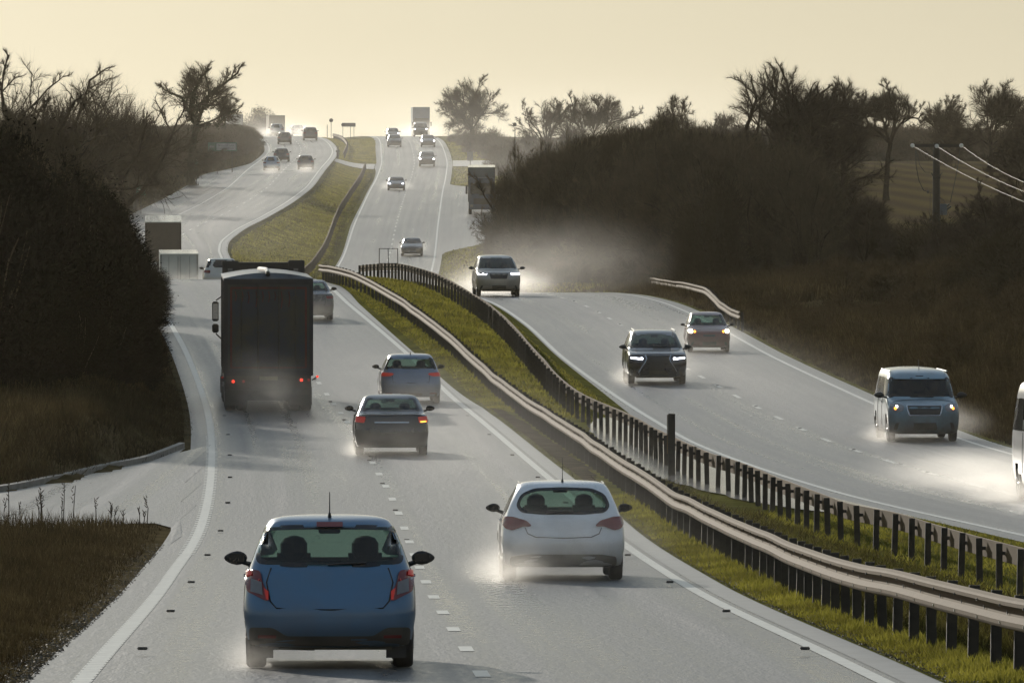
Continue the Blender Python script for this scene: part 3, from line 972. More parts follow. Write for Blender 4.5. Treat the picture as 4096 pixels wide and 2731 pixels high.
def car(name, label, cat, D, px, sp, facing, group=None):
    """facing 'away' (we see the rear) or 'towards'"""
    kind = sp['kind']; L, Wd, H = sp['dim']; hi = sp.get('hi', True)
    left_side = facing == 'away'
    zf = zL if left_side else zR
    hd = headL(D) if left_side else headR(D)
    slope = math.atan2(zf(D + 3) - zf(D - 3), 6.0)
    yc = L / 2 * .82
    # D is where the nearest tyres stand: move the origin on from there
    x0 = PX(px, D) + math.sin(hd) * yc; y0 = D + yc * math.cos(hd)
    rz = -hd if left_side else math.pi - hd
    t = thing(name, label, cat, (x0, y0, zf(y0) + .004), (0, 0, 0), group, sp.get('scale', 1.0))
    t.rotation_mode = 'XYZ'
    t.rotation_euler = (slope if left_side else -slope, 0, rz)
    v, f, pr = loft_body(kind, L, Wd, H, *( (22, 12, 3) if hi else (12, 8, 2)), rcr=sp.get('rcr', .42))
    sh = Shell(v, f)
    b0, b1 = sp.get('glass_z', (.66, .945))
    z0, z1 = b0 * H, b1 * H
    def winpoly(face):
        m = sp.get('win_m', .06); a, c = pr[1](z0 + .02) - m, pr[1](z1 - .02) - m
        if face == 'rear' and sp.get('rear_glass'):
            return rpoly([(p[0] * a, p[1] * H) for p in sp['rear_glass']], .07)
        zz0 = z0 + (.02 if face == 'front' else sp.get('rear_lift', .03))
        return rpoly([(-a, zz0), (a, zz0), (c, z1), (-c, z1)], .07)
    rear_z = sp.get('rear_win', True)
    rp, fp = winpoly('rear'), winpoly('front')
    yb, yfr = pr[2](z0 + .05), pr[3](z0 + .03)
    yb1, yf1 = pr[2](z1), pr[3](z1)
    sides = []
    sy0, sy1 = yb + .35, yfr - .10
    ty0, ty1 = yb1 + .22, yf1 - .08
    cut_y = [0, .34, .68, 1.0] if kind != 'van' else [0, .33, .66, 1.0]
    for i in range(3):
        u0, u1 = cut_y[i] + (.012 if i else 0), cut_y[i + 1] - .012
        lo = [(sy0 + (sy1 - sy0) * u0, z0 + .02), (sy0 + (sy1 - sy0) * u1, z0 + .02)]
        up = [(ty0 + (ty1 - ty0) * u1, z1 - .01), (ty0 + (ty1 - ty0) * u0, z1 - .01)]
        sides.append(rpoly(lo + up, .03, 2))
    holes_on = sp.get('holes', hi)
    keep = []
    if holes_on:
        ri, fi = inset(rp, .015), inset(fp, .015); si = [inset(q, .01) for q in sides]
        for q in f:
            c = sum((Vector(v[i]) for i in q), Vector()) / len(q)
            nrm = (Vector(v[q[1]]) - Vector(v[q[0]])).cross(Vector(v[q[2]]) - Vector(v[q[0]]))
            cut = False
            if len(q) == 4 and c.z > z0 - .02 and c.z < z1 + .02:
                nn = nrm.normalized()
                if c.y < yb1 + .1 and abs(nn.y) > .3 and rear_z: cut = inside(ri, c.x, c.z)
                elif c.y > yf1 - .1 and abs(nn.y) > .3: cut = inside(fi, c.x, c.z)
                elif abs(nn.x) > .6: cut = any(inside(p_, c.y, c.z) for p_ in si)
            if not cut: keep.append(q)
    else: keep = f
    # wheel arches cut out of the flanks
    wr = sp.get('wheel_r', .31); wb = sp.get('wheelbase', L * .64); ww = .20
    wy = (-wb / 2 - .0, wb / 2 - .0)
    wy = (wy[0] - (L * .01), wy[1] - L * .01)
    if hi:
        kk = []
        for q in keep:
            c = sum((Vector(v[i]) for i in q), Vector()) / len(q)
            if abs(c.x) > Wd * .40 and any((c.y - y) ** 2 + (c.z - wr) ** 2 < (wr + .045) ** 2 for y in wy): continue
            kk.append(q)
        keep = kk
    body = obj("body", mesh_from("body", v, keep, sp['paint'], True), t)
    if not hi or True:
        try: body.data.set_sharp_from_angle(angle=R(50))
        except Exception: pass
    gm = sp.get('glass', M['glass'])
    solid = M['glass'] if holes_on else M['frit']
    if rear_z and (facing == 'away' or holes_on):
        w = sh.patch("rear_window", rp, 'rear', gm if holes_on else solid, t, .004 if hi else .022)
        if holes_on: sh.ring("window_seal", rp, .012, .035 if hi else .02, 'rear', M['frit'], w)
    w = None
    if facing == 'towards' or holes_on:
        w = sh.patch("windscreen", fp, 'front', sp.get('screen', gm) if holes_on else solid, t, .004 if hi else .022)
        if holes_on: sh.ring("window_seal", fp, .012, .03, 'front', M['frit'], w)
    for sd in ('left', 'right'):
        if not hi and ((sd == 'left') != (facing == 'away')): continue
        for q in sides:
            sh.patch("side_window", q, sd, gm if holes_on else solid, t, .004 if hi else .018, 1)
        if hi:
            for k in (1, 2):
                b = MB(); yy = sy0 + (sy1 - sy0) * cut_y[k]
                b.tube([tuple(sh.hit(yy + (.1 if k == 1 else 0) * 0, z, sd, .003)) for z in np.linspace(.22 * H, z0, 7)], .006, 4)
                b.build("door_seam", M['frit'], t)
            b = MB(); xx = sh.hit(sy0 + (sy1 - sy0) * .62, z0 - .12, sd, .02)
            b.box(xx.x - .012, xx.x + .012, xx.y - .09, xx.y + .09, xx.z - .015, xx.z + .015); b.build("door_handle", sp['paint'], t)
    for y in wy:
        for s in (-1, 1):
            wheel(t, s * (Wd / 2 - ww / 2 - .025), y, wr, ww, s)
    if hi:
        b = MB(); b.box(-Wd * .36, Wd * .36, -L * .44, L * .44, wr * .62, .16 * H + .03)
        b.build("underbody", M['grime'], t)
        b = MB(); b.box(-Wd*.42, Wd*.42, -L * .40, L * .36, .17 * H, z0 * .62)   # boot floor, bulkheads, dashboard
        b.box(-Wd * .40, Wd * .40, yfr - .55, yfr - .1, z0 * .6, z0 - .02)
        b.build("cabin_floor", M['seat'], t)
        sy = sp.get('seat_y', .12)
        seats(t, kind, sy, H, Wd)
        b = MB(); b.box(-.11, .11, yf1 - .10, yf1 - .07, H * .865, H * .91, .01); b.build("interior_mirror", M['plastic'], t)
        b = MB()
        b.tube([(.36 + .18 * math.cos(a), sy + .62 + .05 * math.sin(a), H * .635 + .17 * math.sin(a)) for a in np.linspace(0, 2 * math.pi, 17)], .014, 5)
        b.build("steering_wheel", M['plastic'], t)
    for s in (-1, 1):
        mirror_pod(sh, t, s, Wd, sy1 - .32, z0 + sp.get('mirror_dz', .05), sp.get('mirror', 1.0), sp.get('mirror_out', .10), sp.get('mirror_mat'))
    if facing == 'towards': front_kit(sh, t, pr, L, Wd, H, sp)
    else: rear_kit(sh, t, pr, L, Wd, H, sp)
    if sp.get('extra'): sp['extra'](t, sh, pr, L, Wd, H)
    return t

def aerial(t, y, z, h=.28, lean=-.1, both=0):
    b = MB(); b.tube([(0, y, z), (0, y - .02, z + .04)], [.02, .012], 6); b.tube([(0, y - .02, z + .04), (0, y + lean, z + h)], [.007, .004], 5)
    b.build("aerial", M['plastic'], t)

def wiper(t, sh, H, z, x0=.05, x1=.42, side='rear'):
    b = MB(); b.tube([tuple(sh.hit(x, z + .02 * math.sin((x - x0) * 3), side, .025)) for x in np.linspace(x0, x1, 6)], .010, 5)
    b.build("wiper", M['plastic'], t)

# --- the blue hatchback in front
def blue_extra(t, sh, pr, L, Wd, H):
    aerial(t, pr[2](.97 * H) + .10, .985 * H, .25, -.12)
    wiper(t, sh, H, .672 * H, -.02, .36)
    sh.patch("high_brake_light", rpoly([(-.13, .945 * H), (.13, .945 * H), (.13, .915 * H), (-.13, .915 * H)], .01), 'rear', M['redlens'], t, .02)
    b = MB(); z = .21 * H
    b.tube([(-.5, -L/2 + .25, z*.75), (-.15, -L/2 + .28, z * .72)], .055, 8); b.build("exhaust", M['grime'], t)
    for s in (-1, 1):
        b = MB(); b.box(s * .66 - .10, s * .66 + .10, -L * .32 - .36, -L * .32 - .33, .10, .36); b.build("mud_flap", M['plastic'], t)
M['paint_blue'] = paint("dusty_blue_paint", (.042, .14, .26), .35, .34, .22)
blue = dict(kind='hatch', dim=(3.9, 1.71, 1.515), paint=M['paint_blue'], wheel_r=.295, glass_z=(.665, .93), win_m=.02,
    taillight=[(.80, .635), (.985, .645), (.955, .50), (.72, .435), (.70, .465), (.775, .56)],
    tail_parts=[([(.705, .50), (.755, .525), (.735, .45), (.705, .443)], 'redlit'), ([(.90, .635), (.975, .64), (.97, .60), (.895, .605)], 'redlit'), ([(.78, .56), (.90, .585), (.905, .50), (.77, .475)], 'clearlens')],
    rear_glass=[(-.95, .69), (-.5, .668), (.5, .668), (.95, .69), (.885, .915), (.5, .925), (-.5, .925), (-.885, .915)],
    seam=[(-.68, .655), (-.735, .56), (-.69, .44), (-.62, .395), (0, .385), (.62, .395), (.69, .44), (.735, .56), (.68, .655)],
    bumper=[(-.93, .27), (-.66, .27), (-.50, .215), (.50, .215), (.66, .27), (.93, .27), (.92, .155), (-.92, .155)],
    plate=False, mirror=1.15, mirror_out=.085, mirror_dz=.05, seat_y=.1, extra=blue_extra, rear_lift=.0)
blue['paint'] = M['paint_blue']
T_blue = car("hatchback", "blue hatchback nearest the camera, seen from behind with a short roof aerial", "car", 89.3, 329.6, blue, 'away')

# --- white three-door hatchback
M['paint_white'] = paint("white_paint", (.78, .80, .82), .0, .22, .34, zmax=.95, mud=(.23, .20, .15))
def white_extra(t, sh, pr, L, Wd, H):
    aerial(t, pr[2](.97 * H) + .12, .985 * H, .36, .03)
    wiper(t, sh, H, .672 * H, -.25, .15)
    for s in (-1, 1):
        b = MB(); b.tube([(s * pr[1](.955 * H) * .98, y, .962 * H + .02 * math.sin((y + 1.3) * 1.2)) for y in np.linspace(-1.2, .1, 8)], .012, 5); b.build("roof_trim", M['chrome'], t)
white = dict(kind='hatch', dim=(4.3, 1.83, 1.47), paint=M['paint_white'], wheel_r=.32, glass_z=(.67, .94), win_m=.07,
    taillight=[(.52, .555), (.60, .60), (.80, .635), (.95, .64), (.985, .57), (.93, .515), (.82, .50), (.66, .54), (.53, .54)],
    rear_glass=[(-.90, .75), (-.80, .685), (-.4, .668), (.4, .668), (.80, .685), (.90, .75), (.80, .86), (.55, .915), (0, .925), (-.55, .915), (-.80, .86)],
    seam=[(-.62, .53), (-.58, .47), (-.45, .435), (0, .425), (.45, .435), (.58, .47), (.62, .53)],
    bumper=[(-.86, .24), (-.60, .265), (.60, .265), (.86, .24), (.86, .15), (-.86, .15)],
    plate_z=.36, plate=False, mirror=1.05, mirror_out=.075, extra=white_extra, reflector=False)
T_white = car("hatchback", "white hatchback in the right lane with spray rising round its rear wheels", "car", 133.5, 563.0, white, 'away')

# --- black saloon
M['paint_black'] = paint("black_paint", (.018, .018, .02), .2, .22, .22, mud=(.06, .055, .045))
def saloon_extra(t, sh, pr, L, Wd, H):
    sh.patch("boot_trim", rpoly([(-.42, .565 * H), (.42, .565 * H), (.42, .545 * H), (-.42, .545 * H)], .01), 'rear', M['chrome'], t, .02)
    b = MB(); b.tube([tuple(sh.hit(x, .672 * H, 'rear', .01)) for x in np.linspace(-.72, .72, 13)], .014, 5); b.build("boot_lip", M['paint_black'], t)
sal = dict(kind='saloon', dim=(4.6, 1.80, 1.46), paint=M['paint_black'], wheel_r=.32, glass_z=(.715, .935), win_m=.10,
    taillight=[(.70, .645), (.97, .655), (.99, .56), (.74, .545)], tail_mat=M['redlit'],
    tail_parts=[([(.76, .575), (.92, .58), (.92, .555), (.77, .55)], 'redlit')],
    seam=[(-.68, .655), (-.66, .55), (-.62, .40), (0, .385), (.62, .40), (.66, .55), (.68, .655)],
    bumper=[(-.84, .20), (.84, .20), (.84, .15), (-.84, .15)],
    plate=False, mirror=1.1, mirror_out=.09, glass=M['glass'], extra=saloon_extra, reflector=False)
T_black = car("saloon", "black saloon with an orange indicator on, right behind the pale hatchback", "car", 219.5, 391.5, sal, 'away')
q = [o for o in T_black.children if o.name.startswith("tail_light")][1]
o = [c for c in q.children][0]; o.data.materials[0] = M['amber']; o["label"] = "lit orange indicator"

# --- pale silver hatchback
M['paint_silver'] = paint("silver_blue_paint", (.15, .20, .28), .3, .3, .26, mud=(.10, .09, .075))
pale = dict(kind='hatch', dim=(4.25, 1.79, 1.47), paint=M['paint_silver'], wheel_r=.32, glass_z=(.675, .915), win_m=.05,
    taillight=[(.56, .585), (.60, .615), (.94, .63), (.985, .55), (.72, .55)], tail_mat=M['redlit'],
    bumper=[(-.88, .22), (.88, .22), (.86, .15), (-.86, .15)], seam=[(-.62, .57), (-.60, .43), (0, .42), (.60, .43), (.62, .57)],
    plate=False, mirror=1.05, mirror_out=.08,
    extra=lambda t, sh, pr, L, Wd, H: aerial(t, pr[2](.97 * H) + .1, .98 * H, .10, -.06))
T_pale = car("hatchback", "pale blue hatchback with both red tail lights lit, ahead of the black saloon", "car", 268, 410.7, pale, 'away')

# --- dark saloon beside the lorry
M['paint_dgrey'] = paint("dark_grey_paint", (.04, .042, .045), .3, .25, .3)
dk = dict(sal); dk.update(paint=M['paint_dgrey'], taillight=[(.66, .62), (.97, .63), (.98, .56), (.70, .55)], tail_mat=M['redlens'], tail_parts=[], extra=None, dim=(4.7, 1.84, 1.5))
car("saloon", "dark grey saloon half hidden beyond the lorry's right side", "car", 341, 309.5, dk, 'away')

# --- oncoming: dark crossover
M['paint_cross'] = paint("graphite_paint", (.03, .034, .045), .5, .22, .12)
def rx_extra(t, sh, pr, L, Wd, H):
    for s in (-1, 1):
        b = MB(); b.tube([(s * pr[1](.95 * H) * .93, y, .985 * H + (.035 if -1.5 < y < .25 else 0)) for y in np.linspace(-1.7, .45, 10)], .02, 6); b.build("roof_rail", M['chrome'], t)
    sh.patch("lower_trim", rpoly([(-.62, .19 * H), (.62, .19 * H), (.60, .175 * H), (-.60, .175 * H)], .01), 'front', M['chrome'], t, .03)
    wiper(t, sh, H, .70 * H, -.5, .1, 'front')
rx = dict(kind='suv', dim=(4.85, 1.9, 1.70), paint=M['paint_cross'], wheel_r=.36, glass_z=(.665, .93), win_m=.05, nose_z=.55,
    grille_poly=[(-.42, .555 * 1.7), (-.36, .50 * 1.7), (-.40, .44 * 1.7), (-.62, .24 * 1.7), (-.58, .20 * 1.7), (.58, .20 * 1.7), (.62, .24 * 1.7), (.40, .44 * 1.7), (.36, .50 * 1.7), (.42, .555 * 1.7)],
    grille_chrome='sides', grille_w=.3, headlight=[(.48, .535), (.93, .565), (.95, .50), (.55, .475)], lamp_mat=M['plastic'],
    lit_poly=[([(.50, .50), (.90, .525), (.91, .495), (.53, .470)], 'led'), ([(.50, .50), (.56, .527), (.60, .505), (.53, .475)], 'led')],
    plate=False, mirror=1.2, mirror_out=.10, screen=M['glass_dark'], extra=rx_extra, seat_y=-.05)
car("crossover", "black crossover with a large hourglass grille and slim white daytime lights", "car", 291, 657.5, rx, 'towards')

# --- red small hatchback
M['paint_red'] = paint("dark_red_paint", (.12, .018, .014), .1, .3, .28)
red = dict(kind='hatch', dim=(3.75, 1.66, 1.5), paint=M['paint_red'], wheel_r=.29, glass_z=(.655, .93), win_m=.05, scale=.94,
    headlight=[(.62, .56), (.93, .575), (.95, .49), (.70, .475)],
    lit=[(.84, .53, .085, .075, 'warmlit'), (.66, .52, .045, .045, 'amber')], grille=(.40, .45), grille_w=.3, plate=False, mirror=.9, mirror_out=.12)
car("hatchback", "dark red hatchback with bright headlights on the outer oncoming lane", "car", 326, 709, red, 'towards')

# --- silver-blue people carrier van
M['paint_van'] = paint("pale_blue_van_paint", (.14, .25, .32), .2, .3, .5, zmax=1.15, mud=(.06, .055, .045))
def van_extra(t, sh, pr, L, Wd, H):
    b = MB(); b.tube([(-.05, pr[3](.975 * H) - .15, .985 * H), (-.05, pr[3](.975 * H) - .35, .985 * H + .28)], [.012, .006], 5); b.build("aerial", M['plastic'], t)
    for s in (-1, 1):
        b = MB(); b.tube([(s * pr[1](.93 * H) * .95, y, .97 * H) for y in np.linspace(-2.1, .7, 8)], .02, 6); b.build("roof_rail", M['paint_van'], t)
    wiper(t, sh, H, .615 * H, -.6, .1, 'front')
van = dict(kind='van', dim=(5.1, 1.93, 1.93), paint=M['paint_van'], wheel_r=.34, glass_z=(.60, .88), win_m=.045, wheelbase=3.2,
    headlight=[(.56, .50), (.72, .535), (.92, .53), (.97, .45), (.80, .415), (.60, .43)], lamp_mat=M['clearlens'],
    lit=[(.80, .465, .035, .035, 'amber'), (.76, .49, .03, .03, 'headlit')], grille=(.37, .50), grille_w=.50, grille_chrome='all',
    plate=False, mirror=1.35, mirror_out=.15, mirror_dz=.08, screen=M['glass_dark'], glass=M['glass_dark'], seat_y=.6, extra=van_extra)
car("people_carrier", "pale blue van with a dark front and rounded headlights coming towards us", "van", 243, 923.5, van, 'towards')

# --- pale large SUV on the crest
M['paint_suv'] = paint("pale_gold_paint", (.34, .31, .26), .3, .3, .35)
rr_ = dict(kind='suv', dim=(4.95, 2.02, 1.87), paint=M['paint_suv'], wheel_r=.38, glass_z=(.66, .93), win_m=.07,
    headlight=[(.48, .575), (.96, .59), (.97, .52), (.55, .515)], lamp_mat=M['plastic'],
    lit_poly=[([(.52, .555), (.62, .535), (.70, .565), (.80, .535), (.93, .57), (.94, .525), (.56, .52)], 'led')],
    grille=(.43, .56), grille_w=.42, plate=False, mirror=1.2, mirror_out=.16, screen=M['glass_dark'], glass=M['glass_dark'])
car("off_roader", "tall pale off-roader cresting the brow with white headlights and a cloud of spray", "car", 411, 498.4, rr_, 'towards')

# --- white van at the right edge of the frame
M['paint_wv'] = paint("white_van_paint", (.55, .55, .56), .05, .35, .3, mud=(.2, .18, .15))
wv_ = dict(kind='van', dim=(5.9, 2.0, 2.65), paint=M['paint_wv'], wheel_r=.35, glass_z=(.56, .84), win_m=.05, wheelbase=3.6, plate=False,
    mirror=1.4, mirror_out=.16, screen=M['glass_dark'], glass=M['glass_dark'], seat_y=1.1)
car("panel_van", "white panel van cut off by the right edge of the photo", "van", 195, 1092, wv_, 'towards')

# ------------------------------------------------------------------ far cars, still one by one
def fcar(D, px, kind, dim, col, facing, label, grp, **kw):
    pm = paint("car_paint", col, .3, .3, .15)
    sp = dict(kind=kind, dim=dim, paint=pm, hi=False, holes=False, wheel_r=.31 if kind != 'suv' else .35, mirror=1.1, mirror_out=.06, plate=False,
              glass_z=(.665, .93) if kind != 'saloon' else (.71, .935), win_m=.05)
    sp.update(kw)
    nm = {'hatch': 'hatchback', 'saloon': 'saloon', 'suv': 'off_roader', 'van': 'van'}[kind]
    car(nm, label, 'car', D, px, sp, facing, grp)
GA, GT = "distant cars driving away up the hill", "distant cars coming down the hill"
HD, SD, UD = (4.1, 1.77, 1.49), (4.6, 1.82, 1.45), (4.5, 1.86, 1.68)
fcar(449, 221.6, 'hatch', (4.2, 1.8, 1.55), (.5, .48, .42), 'away', "pale hatchback in the dip just left of the lorry's cab", GA, tail_mat=M['redlens'])
fcar(938, 271.5, 'hatch', HD, (.20, .27, .34), 'away', "light blue hatchback on the far hill, left of two cars side by side", GA)
fcar(944, 305.6, 'hatch', HD, (.025, .02, .03), 'away', "dark hatchback on the far hill, right of the light blue one", GA)
fcar(992, 281.5, 'hatch', HD, (.02, .02, .025), 'away', "black car just beyond the light blue hatchback on the far hill", GA)
fcar(1108, 284.7, 'hatch', HD, (.03, .026, .026), 'away', "dark hatchback near the brow, below the pale car", GA)
fcar(1132, 310.4, 'suv', UD, (.035, .033, .032), 'away', "dark off-roader near the brow, nearest the reservation", GA)
fcar(1205, 277.0, 'suv', UD, (.30, .30, .30), 'away', "silver car at the brow in front of the box lorry", GA)
fcar(1240, 297.8, 'hatch', HD, (.35, .34, .32), 'away', "pale car in the mist at the brow beside the dark off-roader", GA)
LT = [(.80, .52, .10, .07, 'headlit')]
fcar(520, 359.5, 'hatch', (4.2, 1.8, 1.5), (.45, .42, .36), 'towards', "pale car in the dip, only its roof above the barrier", GT)
fcar(741, 411.9, 'saloon', (5.1, 1.9, 1.52), (.05, .05, .045), 'towards', "dark limousine with an upright grille on the long climb", GT, grille=(.27, .55), grille_w=.38, grille_chrome='all', scale=.95)
fcar(928, 396.2, 'saloon', (4.2, 1.84, 1.36), (.06, .075, .11), 'towards', "low blue-grey coupe throwing spray, its headlights lit", GT, lit=[(.72, .50, .11, .05, 'led')])
fcar(1017, 427.0, 'suv', UD, (.025, .025, .025), 'towards', "black off-roader with round lit headlights below the side lane", GT, lit=LT)
fcar(1092, 428.0, 'saloon', SD, (.03, .03, .035), 'towards', "dark saloon with lit headlights in front of the tall lorry", GT, lit=LT)
fcar(1093, 394.4, 'hatch', HD, (.03, .04, .05), 'towards', "dark blue hatchback in the inner lane near the brow", GT)
fcar(1165, 392.8, 'hatch', HD, (.04, .04, .04), 'towards', "dark car close behind the dark blue hatchback at the brow", GT, lit=LT)
fcar(1215, 420.6, 'van', (4.9, 1.95, 2.0), (.02, .02, .022), 'towards', "black van with lit headlights right in front of the tall lorry", GT, lit=LT, glass_z=(.60, .88))

# ------------------------------------------------------------------ drivers seen through the rear windows
def driver(T, sp, label, lean=0.0):
    L, Wd, H = sp['dim']; sy = sp.get('seat_y', .12)
    bm = bmesh.new(); sk = bm.verts.layers.skin.verify()
    J = {}
    def j(n, x, y, z, r, par=None, r2=None):
        v = bm.verts.new((x, y, z)); v[sk].radius = (r, r2 or r); v[sk].use_root = (par is None); J[n] = v
        if par: bm.edges.new((J[par], v))
    c = .36; hz = H * .36
    j('hip', c, sy + .16, hz, .16, None, .13); j('waist', c, sy + .10, H * .46, .145, 'hip', .11); j('chest', c, sy + .06, H * .57, .17, 'waist', .12)
    j('neck', c, sy + .08, H * .675, .055, 'chest'); j('skull', c, sy + .11, H * .745, .088, 'neck', .095); j('crown', c + lean * .3, sy + .11, H * .80, .075, 'skull', .085)
    for s, n in ((-1, 'l'), (1, 'r')):
        j('sh' + n, c + s * .19, sy + .08, H * .60, .065, 'chest'); j('el' + n, c + s * .25, sy + .26, H * .48, .045, 'sh' + n); j('wr' + n, c + s * .17, sy + .54, H * .62, .03, 'el' + n)
        j('ha' + n, c + s * .16, sy + .60, H * .66, .034, 'wr' + n)
        for k in range(4): j('f%s%d' % (n, k), c + s * (.135 + .018 * k), sy + .655 - .008 * abs(k - 1), H * .665 + .012 - .012 * k, .009, 'ha' + n)
        j('th' + n, c + s * .125, sy + .60, H * .675, .011, 'ha' + n)
        j('hi' + n, c + s * .10, sy + .24, hz, .10, 'hip'); j('kn' + n, c + s * .14, sy + .62, hz + .10, .07, 'hi' + n); j('an' + n, c + s * .12, sy + .95, hz - .22, .045, 'kn' + n); j('to' + n, c + s * .12, sy + 1.12, hz - .24, .04, 'an' + n)
    me = bpy.data.meshes.new("person"); bm.to_mesh(me); bm.free()
    o = bpy.data.objects.new("person", me); COL.objects.link(o)
    o.modifiers.new("skin", 'SKIN'); sb_ = o.modifiers.new("sub", 'SUBSURF'); sb_.levels = sb_.render_levels = 1
    dg = bpy.context.evaluated_depsgraph_get(); m2 = bpy.data.meshes.new_from_object(o.evaluated_get(dg)); bpy.data.objects.remove(o)
    m2.materials.clear(); m2.materials.append(M['cloth']); m2.polygons.foreach_set("use_smooth", [True] * len(m2.polygons))
    p = obj("person", m2); p.matrix_world = T.matrix_basis.copy()
    p.rotation_mode = T.rotation_mode; p.location = T.location; p.rotation_euler = T.rotation_euler; p.scale = T.scale
    tag(p, label, "person")
    b = MB(); b.tube([(c + lean * .3, sy + .06, H * .735), (c + lean * .3, sy + .08, H * .79), (c + lean * .3, sy + .10, H * .825)], [.085, .098, .06], 12)
    b.build("hair", M['seat'], p, True)
    f_ = MB(); f_.tube([(c + lean * .3, sy + .19, H * .765), (c + lean * .3, sy + .225, H * .755)], [.02, .01], 6); f_.build("nose", M['skin'], p)
    return p
driver(T_blue, blue, "driver in dark clothes at the wheel of the blue hatchback, seen as a silhouette", .05)
driver(T_white, white, "driver of the white hatchback, a dark shape behind the right-hand headrest")
# ------------------------------------------------------------------ lorries
def place_root(name, label, cat, D, px, facing, yc=0.0):
    left_side = facing == 'away'
    zf = zL if left_side else zR
    hd = headL(D) if left_side else headR(D)
    slope = math.atan2(zf(D + 5) - zf(D - 5), 10.0)
    t = thing(name, label, cat, (PX(px, D), D, zf(D) + .004))
    t.rotation_euler = (slope if left_side else -slope, 0, -hd if left_side else math.pi - hd)
    return t

M['tarp_door'] = None
m, nt, out = nmat("lorry_rear_door")
p = nt.nodes.new("ShaderNodeBsdfPrincipled")
f1 = noise(nt, .9, 4, .6); f2 = noise(nt, 3.0, 5, .65)
c = ramp(nt, f1, [(.35, (.022, .034, .075)), (.5, (.035, .042, .055)), (.62, (.06, .055, .035))])
c = mixc(nt, math_(nt, 'MULTIPLY', f2, .7), c, (.045, .04, .03))
nt.links.new(c, p.inputs['Base Color']); p.inputs['Roughness'].default_value = .6
nt.links.new(p.outputs[0], out.inputs[0]); M['lorry_door'] = m
M['lorry_frame'] = simple("dark_lorry_frame", (.02, .02, .025), .5)
M['lorry_red'] = simple("faded_red_trim", (.10, .022, .015), .6, var=.5, nscale=2)
M['tarp'] = simple("wet_tarpaulin", (.10, .12, .14), .3, var=.4, nscale=1.2, bmp=.4)
M['side_curtain'] = simple("grey_side_curtain", (.22, .21, .19), .5, var=.3, nscale=.6)

def wheel_pair(t, y, r, track, dual=True, w=.30):
    for s in (-1, 1):
        wheel(t, s * (track / 2 - w / 2), y, r, w, s)
        if dual: wheel(t, s * (track / 2 - w * 1.6), y, r, w, s)

# the big dark lorry (rear end at local y = 0, driving towards +y)
T = place_root("lorry", "big dark curtain-sided lorry in the left lane seen from behind, red lamps lit", "lorry", 260, 268.5, 'away')
LW, z0, z1, LL = 2.56, 1.08, 3.80, 10.5
b = MB(); b.box(-LW/2, LW/2, .06, LL, z0, z1, .02); body = b.build("trailer_body", M['side_curtain'], T)
b = MB(); b.box(-LW/2 + .10, LW/2 - .10, .0, .05, z0 + .1, z1 - .14); door = b.build("rear_door", M['lorry_door'], T)
b = MB()
b.box(-LW/2 - .01, -LW/2 + .10, -.02, .12, z0 - .05, z1 - .02, .01).box(LW/2 - .10, LW/2 + .01, -.02, .12, z0 - .05, z1 - .02, .01)
b.box(-LW/2 - .01, LW/2 + .01, -.021, .12, z1 - .14, z1 + .02, .01).box(-LW/2, LW/2, -.022, .12, z0 - .06, z0 + .10, .01)
b.build("rear_frame", M['lorry_frame'], T)
b = MB()
for s in (-1, 1): b.box(s * 1.08 - .03, s * 1.08 + .03, -.008, -.001, z0 + .2, z1 - .25)
b.box(-1.1, 1.1, -.009, -.001, z1 - .27, z1 - .21).box(-1.1, 1.1, -.009, -.001, z0 + .16, z0 + .2)
rnd = random.Random(4)
for i in range(9):
    x = -.95 + i * .19 + rnd.uniform(-.02, .02); hh = rnd.uniform(.25, .5)
    b.tube([(x, -.006, z1 - .34), (x + .03, -.006, z1 - .34 - hh * .5), (x + .0, -.006, z1 - .34 - hh)], .014, 4)
b.build("door_stripes", M['lorry_red'], door)
b = MB()
for x in (-.78, -.30, .30, .78):
    b.tube([(x, -.03, z0 + .12), (x, -.03, z1 - .16)], .018, 6)
    for zz_ in (z0 + .35, z0 + 1.2, z1 - .5): b.box(x - .05, x + .05, -.035, -.0, zz_ - .03, zz_ + .03)
b.build("lock_bar", M['grime'], door)
b = MB(); b.box(-.26, .26, .055, .075, .90, 1.01); b.build("number_plate", M['plate'], T)
# arched tarpaulin roof
v, f = [], []
ny, nx = 22, 12
for i in range(ny + 1):
    y = .04 + LL * i / ny
    for j in range(nx + 1):
        u = j / nx * 2 - 1
        z = z1 + .03 + .17 * (1 - u * u) - .02 * abs(math.sin(i * 1.1)) * (1 - u * u)
        v.append((u * (LW / 2 + .015), y, z))
for i in range(ny):
    for j in range(nx):
        k = i * (nx + 1) + j; f.append((k, k + 1, k + nx + 2, k + nx + 1))
k = len(v)
v += [(u * (LW/2 + .015), .04, z1 - .02) for u in (-1, 1)]
f.append(tuple([k] + list(range(0, nx + 1)) + [k + 1])[::-1])
obj("roof_tarpaulin", mesh_from("roof_tarpaulin", v, f, M['tarp'], True), T)
b = MB(); b.tube([(-.02, -.02, z1 + .20), (-.05, .5, z1 + .28), (-.22, 4.2, z1 + .26)], [.06, .065, .06], 8); b.build("roof_sheet_bar", simple("pale_sheet_bar", (.5, .47, .38), .4), T)
b = MB(); b.tube([(-.02, -.08, z1 + .15), (-.02, .06, z1 + .2)], .07, 8); b.build("roof_sheet_knob", M['plastic'], T)
